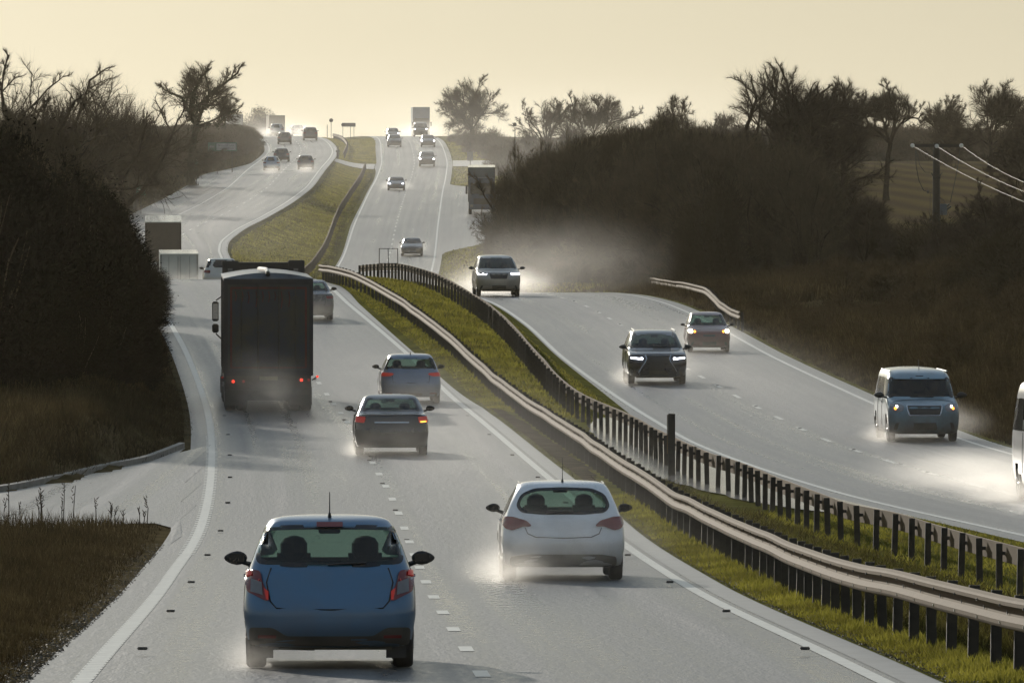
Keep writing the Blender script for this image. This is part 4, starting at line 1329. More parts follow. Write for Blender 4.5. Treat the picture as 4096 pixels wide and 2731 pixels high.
# chassis, under-run bar, flaps, wheels
b = MB(); b.box(-.5, .5, .2, LL + 1, .72, 1.06).box(-LW/2 + .06, LW/2 - .06, .10, .22, .48, .62, .01)
b.box(-LW/2 + .05, -LW/2 + .13, .15, 1.0, .6, 1.05).box(LW/2 - .13, LW/2 - .05, .15, 1.0, .6, 1.05)
b.build("chassis", M['grime'], T)
b = MB(); b.box(-LW/2 + .05, LW/2 - .05, .08, .13, .66, 1.03, .01); b.build("lamp_board", M['grime'], T)
b = MB(); b.box(-1.12, 1.12, .40, .43, .30, .66, .005); b.build("dark_gap_fill", M['plastic'], T)  # dark sheet added to fill the bright gap under the chassis
for (x, z, mt) in ((-1.02, .86, 'redhot'), (-.72, .86, 'redlit'), (.95, .90, 'redhot'), (1.16, .90, 'redlit')):
    b = MB(); b.disc((x, .075, z), .045 if mt == 'redhot' else .04, (0, -1, 0), .03, 12); b.build("tail_light", M[mt], T)
b = MB(); b.tube([(1.27, .2, .9), (1.40, .05, 1.0)], .02, 6); mk = b.build("side_marker", M['plastic'], T)
b = MB(); b.disc((1.41, .04, 1.0), .035, (0, -1, 0), .03, 10); b.build("marker_lamp", M['redhot'], mk)
b = MB(); b.tube([(-1.27, .4, .95), (-1.33, .3, .97)], .02, 6); mk = b.build("side_marker", M['plastic'], T)
b = MB(); b.disc((-1.33, .28, .97), .03, (0, -1, 0), .03, 10); b.build("marker_lamp", M['redlit'], mk)
for s in (-1, 1):
    b = MB(); b.box(s * .93 - .33, s * .93 + .33, .50, .52, .16, .70, .004); b.build("mud_flap", M['plastic'], T)
for y in (1.2, 2.5, 3.8): wheel_pair(T, y, .50, 2.5)
wheel_pair(T, LL - 1.0, .5, 2.5); wheel_pair(T, LL + 2.6, .5, 2.5, False)
# side rails and guard
b = MB()
for s in (-1, 1):
    b.box(s * 1.24 - .02, s * 1.24 + .02, 4.6, LL - 2.2, .55, .65).box(s * 1.24 - .02, s * 1.24 + .02, 4.6, LL - 2.2, .80, .90)
b.build("side_guard", M['rim'], T)
b = MB()
for i in range(14):
    y = .6 + i * .7; b.box(-LW/2 - .012, -LW/2 - .002, y - .02, y + .02, z0, z1 - .05)
b.build("curtain_straps", M['lorry_frame'], T)
# cab with its wide roof deflector
b = MB(); b.box(-1.22, 1.22, LL + .9, LL + 3.4, .55, 3.5, .12); cab = b.build("cab", M['lorry_frame'], T)
b = MB(); b.box(-1.20, 1.20, LL + .95, LL + 1.5, 3.45, 4.16, .03)
b.box(-1.24, -.75, LL + .8, LL + 1.0, 3.35, 4.21, .02).box(.75, 1.24, LL + .8, LL + 1.0, 3.35, 4.23, .02)
b.build("roof_deflector", M['plastic'], cab)
b = MB()
for x in (-1.0, .98): b.box(x - .07, x + .07, LL + .74, LL + .79, 3.9, 3.98)
b.build("deflector_clip", M['rim'], cab)
for s in (-1, 1):
    b = MB(); b.box(s * 1.43 - .10, s * 1.43 + .10, LL + 2.9, LL + 3.05, 2.35, 2.95, .03).box(s * 1.43 - .10, s * 1.43 + .10, LL + 2.9, LL + 3.05, 2.0, 2.27, .03)
    mo = b.build("door_mirror", M['plastic'], T)
    for za_, zb_ in ((3.15, 2.98), (1.75, 1.98)):
        b = MB(); b.tube([(s * 1.18, LL + 2.95, za_), (s * 1.42, LL + 2.95, zb_)], .025, 6); b.build("mirror_arm", M['plastic'], mo)
    b = MB(); b.box(s * 1.43 - .075, s * 1.43 + .075, LL + 2.885, LL + 2.897, 2.42, 2.88); b.build("mirror_glass", M['chrome'], mo)
    b = MB(); b.box(s * 1.0 - .28, s * 1.0 + .28, LL + 2.2, LL + 3.42, .15, .75, .05)
    b.build("wheel_arch", M['plastic'], T)

def box_lorry(name, label, D, px, facing, W_, Hb, z_b, Lb, col, roofc, cabh=2.6, door_lines=True, cat="lorry", emblem=None, lit=False, colf=None, pitch=0.0):
    t = place_root(name, label, cat, D, px, facing); t.rotation_euler[0] += pitch
    pm = simple("lorry_panel", col, .5, var=.15, nscale=.8); rm = simple("lorry_roof", roofc, .22, var=.1, nscale=.8, coat=.8)  # roof paler than the panels: its sunlit brightness is put into the colour
    fm = simple("lorry_box_edge", tuple(c * .5 for c in col), .5)
    if facing == 'away': y0, y1, cy0, cy1 = 0.0, Lb, Lb + .25, Lb + 2.1
    else: y0, y1, cy0, cy1 = -Lb - 2.2, -2.2, -2.05, 0
    b = MB(); b.box(-W_/2, W_/2, y0 + .03, y1, z_b, Hb - .04, .015); b.build("box_body", pm, t)
    b = MB(); b.box(-W_/2 - .02, W_/2 + .02, y0, y1 + .02, Hb - .05, Hb, .01); b.build("box_roof", rm, t)
    for s in (-1, 1):
        b = MB(); b.box(s * (W_/2 - .04) - .05, s * (W_/2 - .04) + .05, y0 - .01 if facing == 'away' else y1 - .04, y0 + .05 if facing == 'away' else y1 + .01, z_b, Hb - .06)
        b.build("corner_post", fm, t)
    if door_lines and facing == 'away':
        dr = MB(); dr.box(-W_/2 + .12, -.015, y0 - .002, y0 + .02, z_b + .1, Hb - .14).box(.015, W_/2 - .12, y0 - .002, y0 + .02, z_b + .1, Hb - .14)
        d = dr.build("rear_door", pm, t)
        bb = MB()
        for x in (-.62, -.08, .08, .62): bb.tube([(x, y0 - .02, z_b + .12), (x, y0 - .02, Hb - .16)], .02, 6)
        bb.build("lock_bar", fm, d)
    if emblem:
        bb = MB(); bb.tube([(emblem * math.cos(a), y0 - .015, (z_b + Hb) / 2 + .5 + .3 * math.sin(a)) for a in np.linspace(0, 2*math.pi, 21)], .05, 5)
        bb.build("round_mark", fm, t)
    b = MB(); b.box(-.45, .45, min(y0, cy0) + .2, max(y1, cy1) - .2, .55, z_b); b.build("chassis", M['grime'], t)
    cm = simple("cab_paint", colf or tuple(c * .8 for c in col), .35, coat=.5)
    b = MB(); b.box(-W_ * .46, W_ * .46, cy0, cy1, .45, cabh, .1); cab = b.build("cab", cm, t)
    if facing != 'away':
        b = MB(); b.box(-W_ * .41, W_ * .41, cy1 - .03, cy1 + .015, cabh * .56, cabh * .86, .01); b.build("windscreen", M['frit'], cab)
        b = MB(); b.box(-W_ * .30, W_ * .30, cy1 - .03, cy1 + .02, cabh * .28, cabh * .44, .01); b.build("grille", M['plastic'], cab)
        for s in (-1, 1):
            b = MB(); b.box(s * W_ * .37 - .14, s * W_ * .37 + .14, cy1 - .03, cy1 + .025, cabh * .20, cabh * .27, .01); b.build("headlight", M['headlit'] if lit else M['clearlens'], cab)
            b = MB(); b.box(s * (W_/2 + .14) - .09, s * (W_/2 + .14) + .09, cy1 - .25, cy1 - .12, cabh * .56, cabh * .80, .02); mo = b.build("door_mirror", M['plastic'], t)
            b = MB(); b.tube([(s * W_ * .45, cy1 - .2, cabh * .8), (s * (W_/2 + .12), cy1 - .2, cabh * .78)], .02, 5); b.build("mirror_arm", M['plastic'], mo)
    else:
        for s in (-1, 1):
            b = MB(); b.box(s * W_ * .42 - .1, s * W_ * .42 + .1, y0 - .02, y0 + .03, .72, .84, .01); b.build("tail_light", M['redlens'], t)
    for y in ((y0 + 1.2, y1 + 1.4) if facing == 'away' else (y0 + 1.2, -1.2)):
        wheel_pair(t, y, .45, W_ - .1, False)
    return t
box_lorry("box_van", "white box van in the dip with plain double rear doors", 540, 179.2, 'away', 2.28, 3.55, .85, 6.4, (.50, .52, .47), (.85, .84, .78), pitch=.03)
box_lorry("box_lorry", "tall brown-backed box lorry with a sun-bright roof behind the hedge", 625, 163.2, 'away', 2.5, 3.75, 1.0, 8.5, (.22, .165, .12), (.85, .83, .75), door_lines=False, pitch=.03)
box_lorry("box_lorry", "box lorry in the mist at the brow behind the silver car", 1440, 277.2, 'away', 2.5, 3.9, 1.1, 9.0, (.20, .16, .12), (.5, .48, .42), door_lines=False)
box_lorry("box_lorry", "pale lorry with a round mark, left of the round tree at the brow", 1480, 235.5, 'away', 2.5, 4.4, 1.1, 9.0, (.34, .33, .32), (.5, .48, .42), door_lines=False, emblem=.8)
box_lorry("container_lorry", "tall blue-grey container lorry coming over the brow", 1345, 421.8, 'towards', 2.5, 4.45, 1.1, 10.0, (.14, .18, .24), (.4, .4, .38), cabh=2.75, lit=False, colf=(.05, .05, .05))
tp = box_lorry("parked_lorry", "dark lorry parked in the lay-by half hidden by the roadside bushes", 838, 481.5, 'towards', 2.5, 4.35, 1.1, 10.0, (.05, .07, .09), (.5, .45, .4), cabh=3.4, colf=(.03, .05, .09))
# ------------------------------------------------------------------ trees, hedges, grass
M['bark'] = twig_mat("dark_bark", (.045, .036, .026))
M['bark_ivy'] = twig_mat("ivy_clad_bark", (.03, .032, .018))
M['twig'] = twig_mat("winter_twigs", (.06, .046, .034))
M['hedge_twig'] = twig_mat("hedge_twigs", (.032, .026, .015), .15)
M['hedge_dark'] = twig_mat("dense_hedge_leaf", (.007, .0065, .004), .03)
M['far_twig'] = twig_mat("sunlit_hedge_twigs", (.075, .06, .042), .25)  # lighter copy of the hedge twigs, distance haze and sun put into the colour
M['young_twig'] = twig_mat("young_twigs", (.085, .068, .045), .1)
M['brush'] = twig_mat("brown_brush", (.045, .033, .017), .3)

def tube_arrays(P, Rr, n):
    """P: list of points, Rr: radii -> verts, faces appended"""
    return P, Rr, n

class TreeMesh:
    def __init__(s): s.v = []; s.f = []
    def limb(s, pts, rs, n):
        k = len(s.v); prev = None
        for i, p in enumerate(pts):
            t = pts[min(i+1, len(pts)-1)] - pts[max(i-1, 0)]
            t.normalize()
            if prev is None:
                a = t.cross(Vector((0, 0, 1)) if abs(t.z) < .9 else Vector((1, 0, 0))); a.normalize()
            else:
                a = prev - t * prev.dot(t); a.normalize()
            prev = a; b = t.cross(a)
            for j in range(n):
                q = 2 * math.pi * j / n
                s.v.append(p + (a * math.cos(q) + b * math.sin(q)) * rs[i])
        for i in range(len(pts) - 1):
            for j in range(n):
                s.f.append((k + i*n + j, k + i*n + (j+1) % n, k + (i+1)*n + (j+1) % n, k + (i+1)*n + j))

def make_tree(seed, H, spread, trunk=.28, r0=None, levels=5, split=(3, 5), up=.35, wig=.25, lean=(0, 0), fine=.014, ivy=0, root_lean=None, nmax=5200, low=None, twn=7):
    """winter tree of height H; returns (trunk mesh, crown mesh)"""
    rnd = random.Random(seed)
    A, B = TreeMesh(), TreeMesh()
    r0 = r0 or H * .028
    cnt = 0; segs_ = []
    levels = levels - 1
    def rv(s=1.0): return Vector((rnd.gauss(0, s), rnd.gauss(0, s), rnd.gauss(0, s)))
    th = H * trunk
    pts = [Vector((0, 0, -.3))]; 
    d0 = Vector((lean[0], lean[1], 1)).normalized()
    if root_lean: d0 = Vector(root_lean).normalized()
    p = Vector((0, 0, 0)); dd = d0.copy()
    segs = 5
    for i in range(segs):
        pts.append(p.copy()); p = p + dd * th / segs / max(.5, dd.z if not root_lean else 1); dd = (dd + rv(.07)).normalized()
    pts.append(p.copy())
    A.limb(pts, [r0 * (1.5 if i == 0 else 1.25 if i == 1 else 1) * (1 - .28 * i / segs) for i in range(len(pts))], 8)
    target = H * .97
    stack = []
    ns = rnd.randint(*split) + 1
    for i in range(ns):
        a = 2 * math.pi * (i + rnd.random() * .6) / ns
        e = rnd.uniform(.45, 1.5) if i else 0.1
        d = Vector((math.cos(a) * e * spread, math.sin(a) * e * spread, 1)).normalized()
        if lean != (0, 0): d = (d + Vector((lean[0], lean[1], 0)) * .6).normalized()
        stack.append((p.copy(), d, (H - th) * rnd.uniform(.46, .6), r0 * rnd.uniform(.42, .6), 1))
    # a few low limbs
    for i in range(rnd.randint(2, 4) if low is None else low):
        q = pts[rnd.randint(3, len(pts) - 1)]
        a = rnd.uniform(0, 6.28)
        stack.append((q.copy(), Vector((math.cos(a), math.sin(a), .5)).normalized(), (H - th) * rnd.uniform(.3, .45), r0 * rnd.uniform(.25, .4), 1))
    cen = Vector((lean[0] * H * .3 + (p.x if root_lean else 0), lean[1] * H * .3, th * .9 if not root_lean else p.z * .9))
    RX = (H - th) * .62 * spread + .4
    while stack and cnt < nmax:
        p, d, L, r, lv = stack.pop(0)
        cnt += 1
        ns_ = 5 if lv < 3 else 3
        P = [p.copy()]; RR = [r]
        dd = d.copy()
        for i in range(ns_):
            rad = (p - cen); rad.z *= .8; rad = rad.normalized() if rad.length > .01 else Vector((0, 0, 1))
            dd = (dd + rv(wig * .42) + rad * .03 + Vector((0, 0, up * .06))).normalized()
            p = p + dd * L / ns_
            P.append(p.copy()); RR.append(max(fine * .5, r * (1 - .55 * (i + 1) / ns_)))
            if lv >= 3: segs_.append((*P[-2], *P[-1], L))
        (A if lv <= 2 else B).limb(P, RR, 6 if lv == 1 else 5 if lv == 2 else 3)
        if lv < levels:
            k = rnd.randint(*split) + (1 if lv >= 2 else 0)
            for i in range(k):
                t = (.25 + .75 * (i + rnd.random()) / k) if i < k - 1 else 1.0
                j = min(ns_ - 1, int(t * ns_)); q = P[j].lerp(P[j + 1], t * ns_ - j) if t < 1 else P[-1]
                e = Vector(((q.x - cen.x) / RX, (q.y - cen.y) / RX, (q.z - cen.z) / max(.5, H - cen.z)))
                room = max(.25, 1.15 - e.length)
                ax = rv(1); ax = (ax - dd * ax.dot(dd)).normalized()
                rad = (q - cen).normalized()
                nd = (dd * 1.0 + ax * rnd.uniform(.7, 1.25) + rad * .12 + Vector((0, 0, up * .12))).normalized()
                stack.append((q.copy(), nd, L * rnd.uniform(.58, .76) * min(1, room * 2.2), max(fine * .6, r * (rnd.uniform(.42, .58) if i < k - 1 else .7)), lv + 1))
    # fine end twigs as slim blades
    if segs_:
        sg = np.array(segs_); rs_ = np.random.RandomState(seed + 1)
        sg = np.repeat(sg, twn, axis=0); n_ = len(sg); u_ = rs_.uniform(0, 1, n_)[:, None]
        a_ = sg[:, :3] * (1 - u_) + sg[:, 3:6] * u_
        d_ = sg[:, 3:6] - sg[:, :3]; d_ /= np.linalg.norm(d_, axis=1)[:, None] + 1e-9
        d_ = d_ + rs_.normal(0, .4, (n_, 3)); d_[:, 2] += up * .3; d_ /= np.linalg.norm(d_, axis=1)[:, None]
        l_ = sg[:, 6] * rs_.uniform(.5, 1.3, n_) + .05 * H * .2
        w_ = np.cross(d_, rs_.normal(0, 1, (n_, 3))); w_ /= np.linalg.norm(w_, axis=1)[:, None]; w_ *= fine * .15
        B.T = np.stack([a_ - w_, a_ + w_, a_ + d_ * l_[:, None]], axis=1)
    if ivy:
        for (P0) in range(ivy):
            i = rnd.randint(0, len(A.v) - 1); q = A.v[i]
            if q.z > H * .75: continue
            for k in range(3):
                c = q + rv(.12); a = rv(.09); b_ = rv(.09)
                n0 = len(A.v); A.v += [c, c + a, c + b_]; A.f.append((n0, n0 + 1, n0 + 2))
    return A, B

_tree_n = [0]
def tree(name, label, x, D, H, mats=(None, None), group=None, z=None, sx=1.0, **kw):
    A, B = make_tree(_tree_n[0] * 7 + 3 if 'seed' not in kw else kw.pop('seed'), H, **kw); _tree_n[0] += 1
    t = thing(name, label, "tree", (x, D, gz(x, D) if z is None else z), (0, 0, 0), group, (sx, 1, 1))
    obj("trunk", mesh_from("trunk", A.v, A.f, mats[0] or M['bark'], True), t)
    if B.v:
        k = len(B.v); T = B.T.reshape(-1, 3)
        obj("crown", mesh_from("crown", list(B.v) + T.tolist(), B.f + [(k + 3*i, k + 3*i + 1, k + 3*i + 2) for i in range(len(T) // 3)], mats[1] or M['twig']), t)
    return t
def tree_px(name, label, px, ytop, D, **kw):
    x = PX(px, D); z = gz(x, D); H = PZ(ytop, D) - z
    return tree(name, label, x, D, H * 1.04, **kw)

# left of the road
tree_px("bare_tree", "bare tree cut off by the left edge, above the dark hedge", -4, 52, 440, spread=.9, levels=6, split=(2, 4), fine=.022)
tree_px("oak_tree", "broad round-crowned bare oak, second tree from the left", 84, 74, 620, low=0, nmax=3800, spread=1.35, levels=6, twn=5, split=(3, 4), fine=.02, trunk=.3, wig=.3)
tree_px("oak_tree", "bare oak with a lower round crown, touching the broad oak's right side", 130, 86, 665, low=0, nmax=3800, spread=1.2, levels=6, twn=5, split=(3, 4), fine=.02, trunk=.28, wig=.3)
tree_px("bare_tree", "low bare tree in the gap between the left-edge tree and the broad oak", 40, 108, 560, spread=.6, nmax=900, twn=3, levels=5, split=(3, 4), fine=.03)
tree_px("ivy_clad_tree", "tall craggy tree with an ivy-covered trunk on the left skyline", 191, 60, 880, spread=1.15, levels=6, split=(2, 4), fine=.035, trunk=.45, ivy=2600, mats=(M['bark_ivy'], None), r0=.42)
tree_px("bare_tree", "small feathery bare tree right of the craggy ivy-clad tree", 226, 96, 1120, spread=.45, levels=5, split=(3, 4), fine=.035)
tree_px("bare_tree", "bare tree low on the skyline between the lower oak and the craggy ivy-clad tree", 136, 104, 800, spread=.6, levels=5, split=(3, 4), fine=.035)
# right of the road
tree_px("bare_tree", "lone bare tree with an even fan of branches, standing by the brow", 472, 77, 1110, spread=1.1, levels=6, split=(3, 4), fine=.03, trunk=.22)
tree_px("bare_tree", "slim bare tree, first right of the lone tree by the brow", 547, 94, 980, spread=.55, levels=6, split=(2, 4), fine=.03)
tree_px("bare_tree", "bare tree with a fan-shaped crown, second right of the lone tree by the brow", 592, 89, 940, spread=1.0, levels=6, split=(3, 4), fine=.03)
tree_px("bare_tree", "bare tree rising out of the long roadside thicket, left of the leaning tree", 675, 97, 700, spread=.6, levels=6, split=(3, 4), fine=.03)
tree_px("bare_tree", "faint small bare tree just left of the leaning tree's top", 727, 110, 860, spread=.6, levels=5, split=(3, 4), fine=.03)
tree_px("leaning_tree", "gnarled old tree leaning to the right over the thicket, tallest on the right", 735, 70, 470, levels=6, split=(3, 4), fine=.022, trunk=.40, spread=1.5, wig=.40, nmax=6000,
        root_lean=(1.0, 0, .95), r0=.52, ivy=2600, mats=(M['bark_ivy'], None), lean=(-.05, 0), seed=11)
tree_px("bare_tree", "bare tree standing upright behind the leaning tree", 780, 66, 490, spread=.8, levels=6, split=(2, 4), fine=.02, trunk=.42, seed=23)
tree_px("bare_tree", "bare tree with a rounded crown right of the leaning tree", 845, 84, 600, trunk=.5, low=0, spread=1.3, levels=6, split=(3, 4), fine=.026)
tree_px("bare_tree", "smaller bare tree at the right end of the middle group on the skyline", 886, 90, 640, trunk=.5, low=0, spread=1.0, levels=6, split=(3, 4), fine=.028)
tree_px("slender_tree", "slender dark tree in front of the field, right of the leaning trunk", 822, 172, 435, spread=.5, levels=6, split=(2, 4), fine=.018, trunk=.35, r0=.12)
tree_px("thorn_tree", "small dense thorn tree in front of the crop rows", 866, 190, 425, spread=.6, levels=6, split=(3, 5), fine=.018, trunk=.25, r0=.13)
tree_px("thorn_tree", "tangled thorn tree at the right edge, below the power lines", 1006, 190, 400, spread=1.1, levels=6, split=(3, 5), fine=.018, trunk=.2, r0=.13)
tree_px("thorn_tree", "tangled thorn tree just right of the pole's transformer", 968, 212, 405, spread=1.1, levels=6, split=(3, 5), fine=.018, trunk=.2, r0=.12)
tree_px("oak_tree", "wide twisted oak on the skyline behind the power pole", 990, 82, 780, spread=1.1, levels=6, split=(3, 4), fine=.035, trunk=.25, wig=.42)
tree_px("oak_tree", "lower oak on the skyline left of the wide twisted oak", 945, 100, 800, spread=.9, levels=6, split=(3, 4), fine=.03, trunk=.25, wig=.35)
tree_px("bare_tree", "bare tree at the right edge of the frame above the power lines", 1030, 118, 600, spread=.8, levels=6, split=(3, 4), fine=.028)

# shrubs: multi-stemmed bushes full of twigs. Base meshes are one metre in radius and height, instanced with their parts
def shrub_mesh(seed, nstem=26, ntwig=5200, leafy=0.0, droop=.0, dense=1.0, ws=.008, shape=1.0, up=.75, tl=.22, zc=1.0, ls=.028):
    rs = np.random.RandomState(seed)
    S_ = TreeMesh(); rnd = random.Random(seed)
    for i in range(nstem):
        a = rnd.uniform(0, 6.28); e = rnd.uniform(.05, .75) ** .8
        P = [Vector((math.cos(a) * e * .12, math.sin(a) * e * .12, -.05))]
        for k in range(1, 5):
            t = k / 4
            P.append(Vector((math.cos(a) * e * t * .8 + rnd.gauss(0, .03), math.sin(a) * e * t * .8 + rnd.gauss(0, .03), t * (.92 - .45 * e) + rnd.gauss(0, .02))))
        S_.limb(P, [.022, .018, .013, .008, .004], 4)
    n = ntwig
    # clumpy distribution in a rounded, uneven volume
    cc = rs.normal(0, 1, (60, 3)); cc /= np.linalg.norm(cc, axis=1)[:, None]
    cc *= (rs.uniform(.35, .93, 60) ** .6)[:, None]; cc[:, 2] = np.abs(cc[:, 2]) * .95 * shape
    ci = rs.randint(0, 60, n)
    c = cc[ci] + rs.normal(0, .13, (n, 3))
    c[:, 2] = np.clip(c[:, 2], .01, None)
    ln_ = np.linalg.norm(c, axis=1); c *= np.minimum(1, .98 / ln_)[:, None]
    d = rs.normal(0, .55, (n, 3)) + c * np.array([.9, .9, .4]); d[:, 2] += up
    d /= np.linalg.norm(d, axis=1)[:, None]
    L = rs.uniform(.5, 1.3, n) * tl
    w = np.cross(d, rs.normal(0, 1, (n, 3))); w /= np.linalg.norm(w, axis=1)[:, None]
    w *= ws * rs.uniform(.5, 1.3, n)[:, None]
    dv = d * L[:, None]; dv[:, 2] *= zc; w[:, 2] *= zc
    T = np.stack([c - w, c + w, c + dv], axis=1)
    if leafy > 0:
        nl = int(n * leafy)
        c2 = cc[rs.randint(0, 60, nl)] * .92 + rs.normal(0, .12, (nl, 3)); c2[:, 2] = np.clip(c2[:, 2], .01, None)
        a = rs.normal(0, ls, (nl, 3)); b = rs.normal(0, ls, (nl, 3)); a[:, 2] *= zc; b[:, 2] *= zc
        T = np.concatenate([T, np.stack([c2, c2 + a, c2 + b], axis=1)])
    return S_, T
def shrub_base(name, seed, mat, **kw):
    S_, T = shrub_mesh(seed, **kw)
    return mesh_from("stem", S_.v, S_.f, M['bark']), tris_mesh("crown", T, mat)
SH = {
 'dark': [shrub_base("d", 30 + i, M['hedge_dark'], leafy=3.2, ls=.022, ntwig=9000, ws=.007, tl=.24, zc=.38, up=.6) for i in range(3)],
 'thicket': [shrub_base("t", 50 + i, M['hedge_twig'], leafy=.3, ntwig=11000, ws=.0055, up=.9, tl=.34, zc=.4) for i in range(4)],
 'far': [shrub_base("f", 70 + i, M['far_twig'], leafy=1.0, ntwig=5200, ws=.011, up=.8, tl=.24, zc=.7) for i in range(3)],
 'bramble': [shrub_base("b", 90 + i, M['brush'], leafy=.8, ntwig=3600, ws=.010, up=.4, tl=.25, nstem=14) for i in range(3)],
}
_rs = random.Random(77)
def shrub(kind, name, label, group, x, D, rx, h, z=None, cat="bush"):
    i = _rs.randrange(len(SH[kind])); st, cr = SH[kind][i]
    t = thing(name, label, cat, (x, D, (gz(x, D) if z is None else z) - .05), (0, 0, _rs.uniform(0, 6.28)), group, (rx, rx, h))
    obj("stem", st, t); obj("crown", cr, t)
    return t

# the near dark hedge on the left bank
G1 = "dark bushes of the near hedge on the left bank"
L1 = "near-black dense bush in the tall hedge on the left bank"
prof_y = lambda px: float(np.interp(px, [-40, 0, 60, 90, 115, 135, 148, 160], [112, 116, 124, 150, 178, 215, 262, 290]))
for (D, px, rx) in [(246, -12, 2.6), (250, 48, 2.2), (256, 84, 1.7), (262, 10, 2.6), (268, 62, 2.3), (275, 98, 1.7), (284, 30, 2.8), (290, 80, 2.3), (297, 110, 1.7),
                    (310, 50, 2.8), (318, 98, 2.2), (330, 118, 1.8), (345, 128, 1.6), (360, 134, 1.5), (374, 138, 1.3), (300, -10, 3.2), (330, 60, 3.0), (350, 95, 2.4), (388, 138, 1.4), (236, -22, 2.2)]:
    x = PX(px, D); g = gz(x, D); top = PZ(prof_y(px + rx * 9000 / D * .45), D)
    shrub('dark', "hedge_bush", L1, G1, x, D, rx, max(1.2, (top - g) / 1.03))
# lower skirt of the same hedge, down to the grass bank
for (D, px) in [(240, 40), (246, 78), (252, 104), (262, 112), (275, 122), (290, 128), (308, 130), (236, 8)]:
    x = PX(px, D); shrub('dark', "hedge_bush", "low dark bush at the foot of the tall near hedge on the left bank", "low bushes at the foot of the near hedge", x, D, 1.25, 2.4)

# hedge along the far left side of the road, up to the brow
G2 = "brown hedge bushes beside the far left carriageway"
L2 = "hazy brown bush in the long hedge beside the far left carriageway"
for D in np.arange(560, 1190, 17):
    for row in range(3):
        lL = xLr(D) - WD - extL(D)
        x = lL - 3.2 - row * 4.5 - _rs.uniform(0, 1.5)
        yt = float(np.interp(D, [560, 700, 800, 900, 1000, 1080, 1130, 1190], [172, 150, 132, 126, 126, 126, 131, 136])) + _rs.uniform(-3, 3)
        g = gz(x, D); h = (PZ(yt, D) - g) / 1.03 * (1.0 if row else .8)
        if D > 1100: h = min(h, 2.2)
        shrub('far', "hedge_bush", L2, G2, x, D + _rs.uniform(-4, 4), 2.9 + row * .5, max(1.0, h))
# scattered bushes behind, on the left skyline
for i in range(16):
    D = _rs.uniform(900, 1200); x = PX(_rs.uniform(-10, 170), D); g = gz(x, D)
    shrub('far', "hedge_bush", "faint brown bush on the left skyline under the oaks", "bushes on the left skyline", x, D, 5, max(2, PZ(_rs.uniform(118, 128), D) - g))
# round dense tree at the brow
for (px, D, yt, rx, lb) in [(261, 1560, 107, 4.3, "round dense evergreen tree standing at the brow of the left carriageway")]:
    x = PX(px, D); shrub('dark', "evergreen_tree", lb, None, x, D, rx, PZ(yt, D) - gz(x, D), cat="tree")

# thicket on the right, following the oncoming carriageway
G3 = "tall roadside thicket bushes along the oncoming carriageway"
L3 = "tall bare bush in the roadside thicket along the oncoming carriageway"
ytop = lambda px: float(np.interp(px, [465, 480, 500, 560, 600, 650, 700, 760, 800, 850, 900], [163, 148, 138, 141, 131, 123, 126, 136, 155, 190, 215]))
for D in np.concatenate([np.arange(428, 640, 10), np.arange(640, 960, 18)]):
    rR = xRl(D) + WD + extR(D)
    for row in range(4 if D < 640 else 3):
        d0 = 5.0 if D < 600 else 7.8 if D < 845 else 7
        x = rR + d0 + row * 3.4 + _rs.uniform(-.6, .6)
        px = 512 + x * 9000 / D
        g = gz(x, D); top = PZ(ytop(px) + _rs.uniform(-5, 14), D)
        h = (top - g) / 1.03
        if row == 0: h *= .8
        if h < .8: continue
        shrub('thicket' if D < 640 else 'far', "thicket_bush", L3, G3, x, D + _rs.uniform(-4, 4), (1.9 if D < 640 else 2.0 if row == 0 else 2.7) + .2 * row, min(h, 9.5))
# thin young trees growing through the thicket
YT = []
for i in range(4):
    A_, B_ = make_tree(200 + i, 8.0, .75, trunk=.12, levels=6, split=(3, 4), fine=.02, nmax=2600, r0=.16, wig=.3, twn=5)
    k = len(B_.v); T_3 = B_.T.reshape(-1, 3)
    YT.append((mesh_from("trunk", A_.v, A_.f, M['bark'], True), mesh_from("crown", list(B_.v) + T_3.tolist(), B_.f + [(k + 3*q, k + 3*q + 1, k + 3*q + 2) for q in range(len(T_3) // 3)], M['young_twig'])))
def young(px, D, ytopv, label, grp):
    x = PX(px, D); g = gz(x, D); h = PZ(ytopv, D) - g
    t = thing("young_tree", label, "tree", (x, D, g), (0, 0, _rs.uniform(0, 6.28)), grp, (h / 8 * .7, h / 8 * .7, h / 8))
    tr, cr = YT[_rs.randrange(4)]; obj("trunk", tr, t); obj("crown", cr, t)
for px in np.arange(524, 815, 8.5):
    for k in range(2):
        D = float(np.interp(px, [480, 520, 600, 700, 815], [640, 560, 480, 446, 430])) + _rs.uniform(-6, 14) - 6
        x = PX(px, D); d = x - (xRl(D) + WD)
        if d < 4.2: continue
        young(px + _rs.uniform(-4, 4), D, ytop(px) + (_rs.uniform(-11, 6) if k == 0 else _rs.uniform(12, 45)), "slim bare young tree growing among the roadside thicket bushes", "young trees in the roadside thicket")
for px, D, yt in [(14, 300, 98), (52, 320, 108), (-6, 280, 92)]:
    young(px, D, yt, "slim bare tree poking out of the top of the dark near hedge", "slim trees in the near hedge")
# bushes at the brow on the right
for (px, D, yt, rx) in [(476, 1100, 131, 2.6), (487, 1060, 126, 3.0), (500, 1040, 133, 2.6), (520, 1050, 136, 3.2), (462, 1130, 132, 2.0), (540, 1010, 139, 3.2), (505, 985, 140, 2.4), (570, 960, 139, 3.4), (610, 940, 136, 3.4)]:
    x = PX(px, D); g = gz(x, D); shrub('far', "hedge_bush", "brown bush near the lone tree at the brow on the right", "bushes at the brow on the right", x, D, rx, max(1.2, PZ(yt, D) - g))
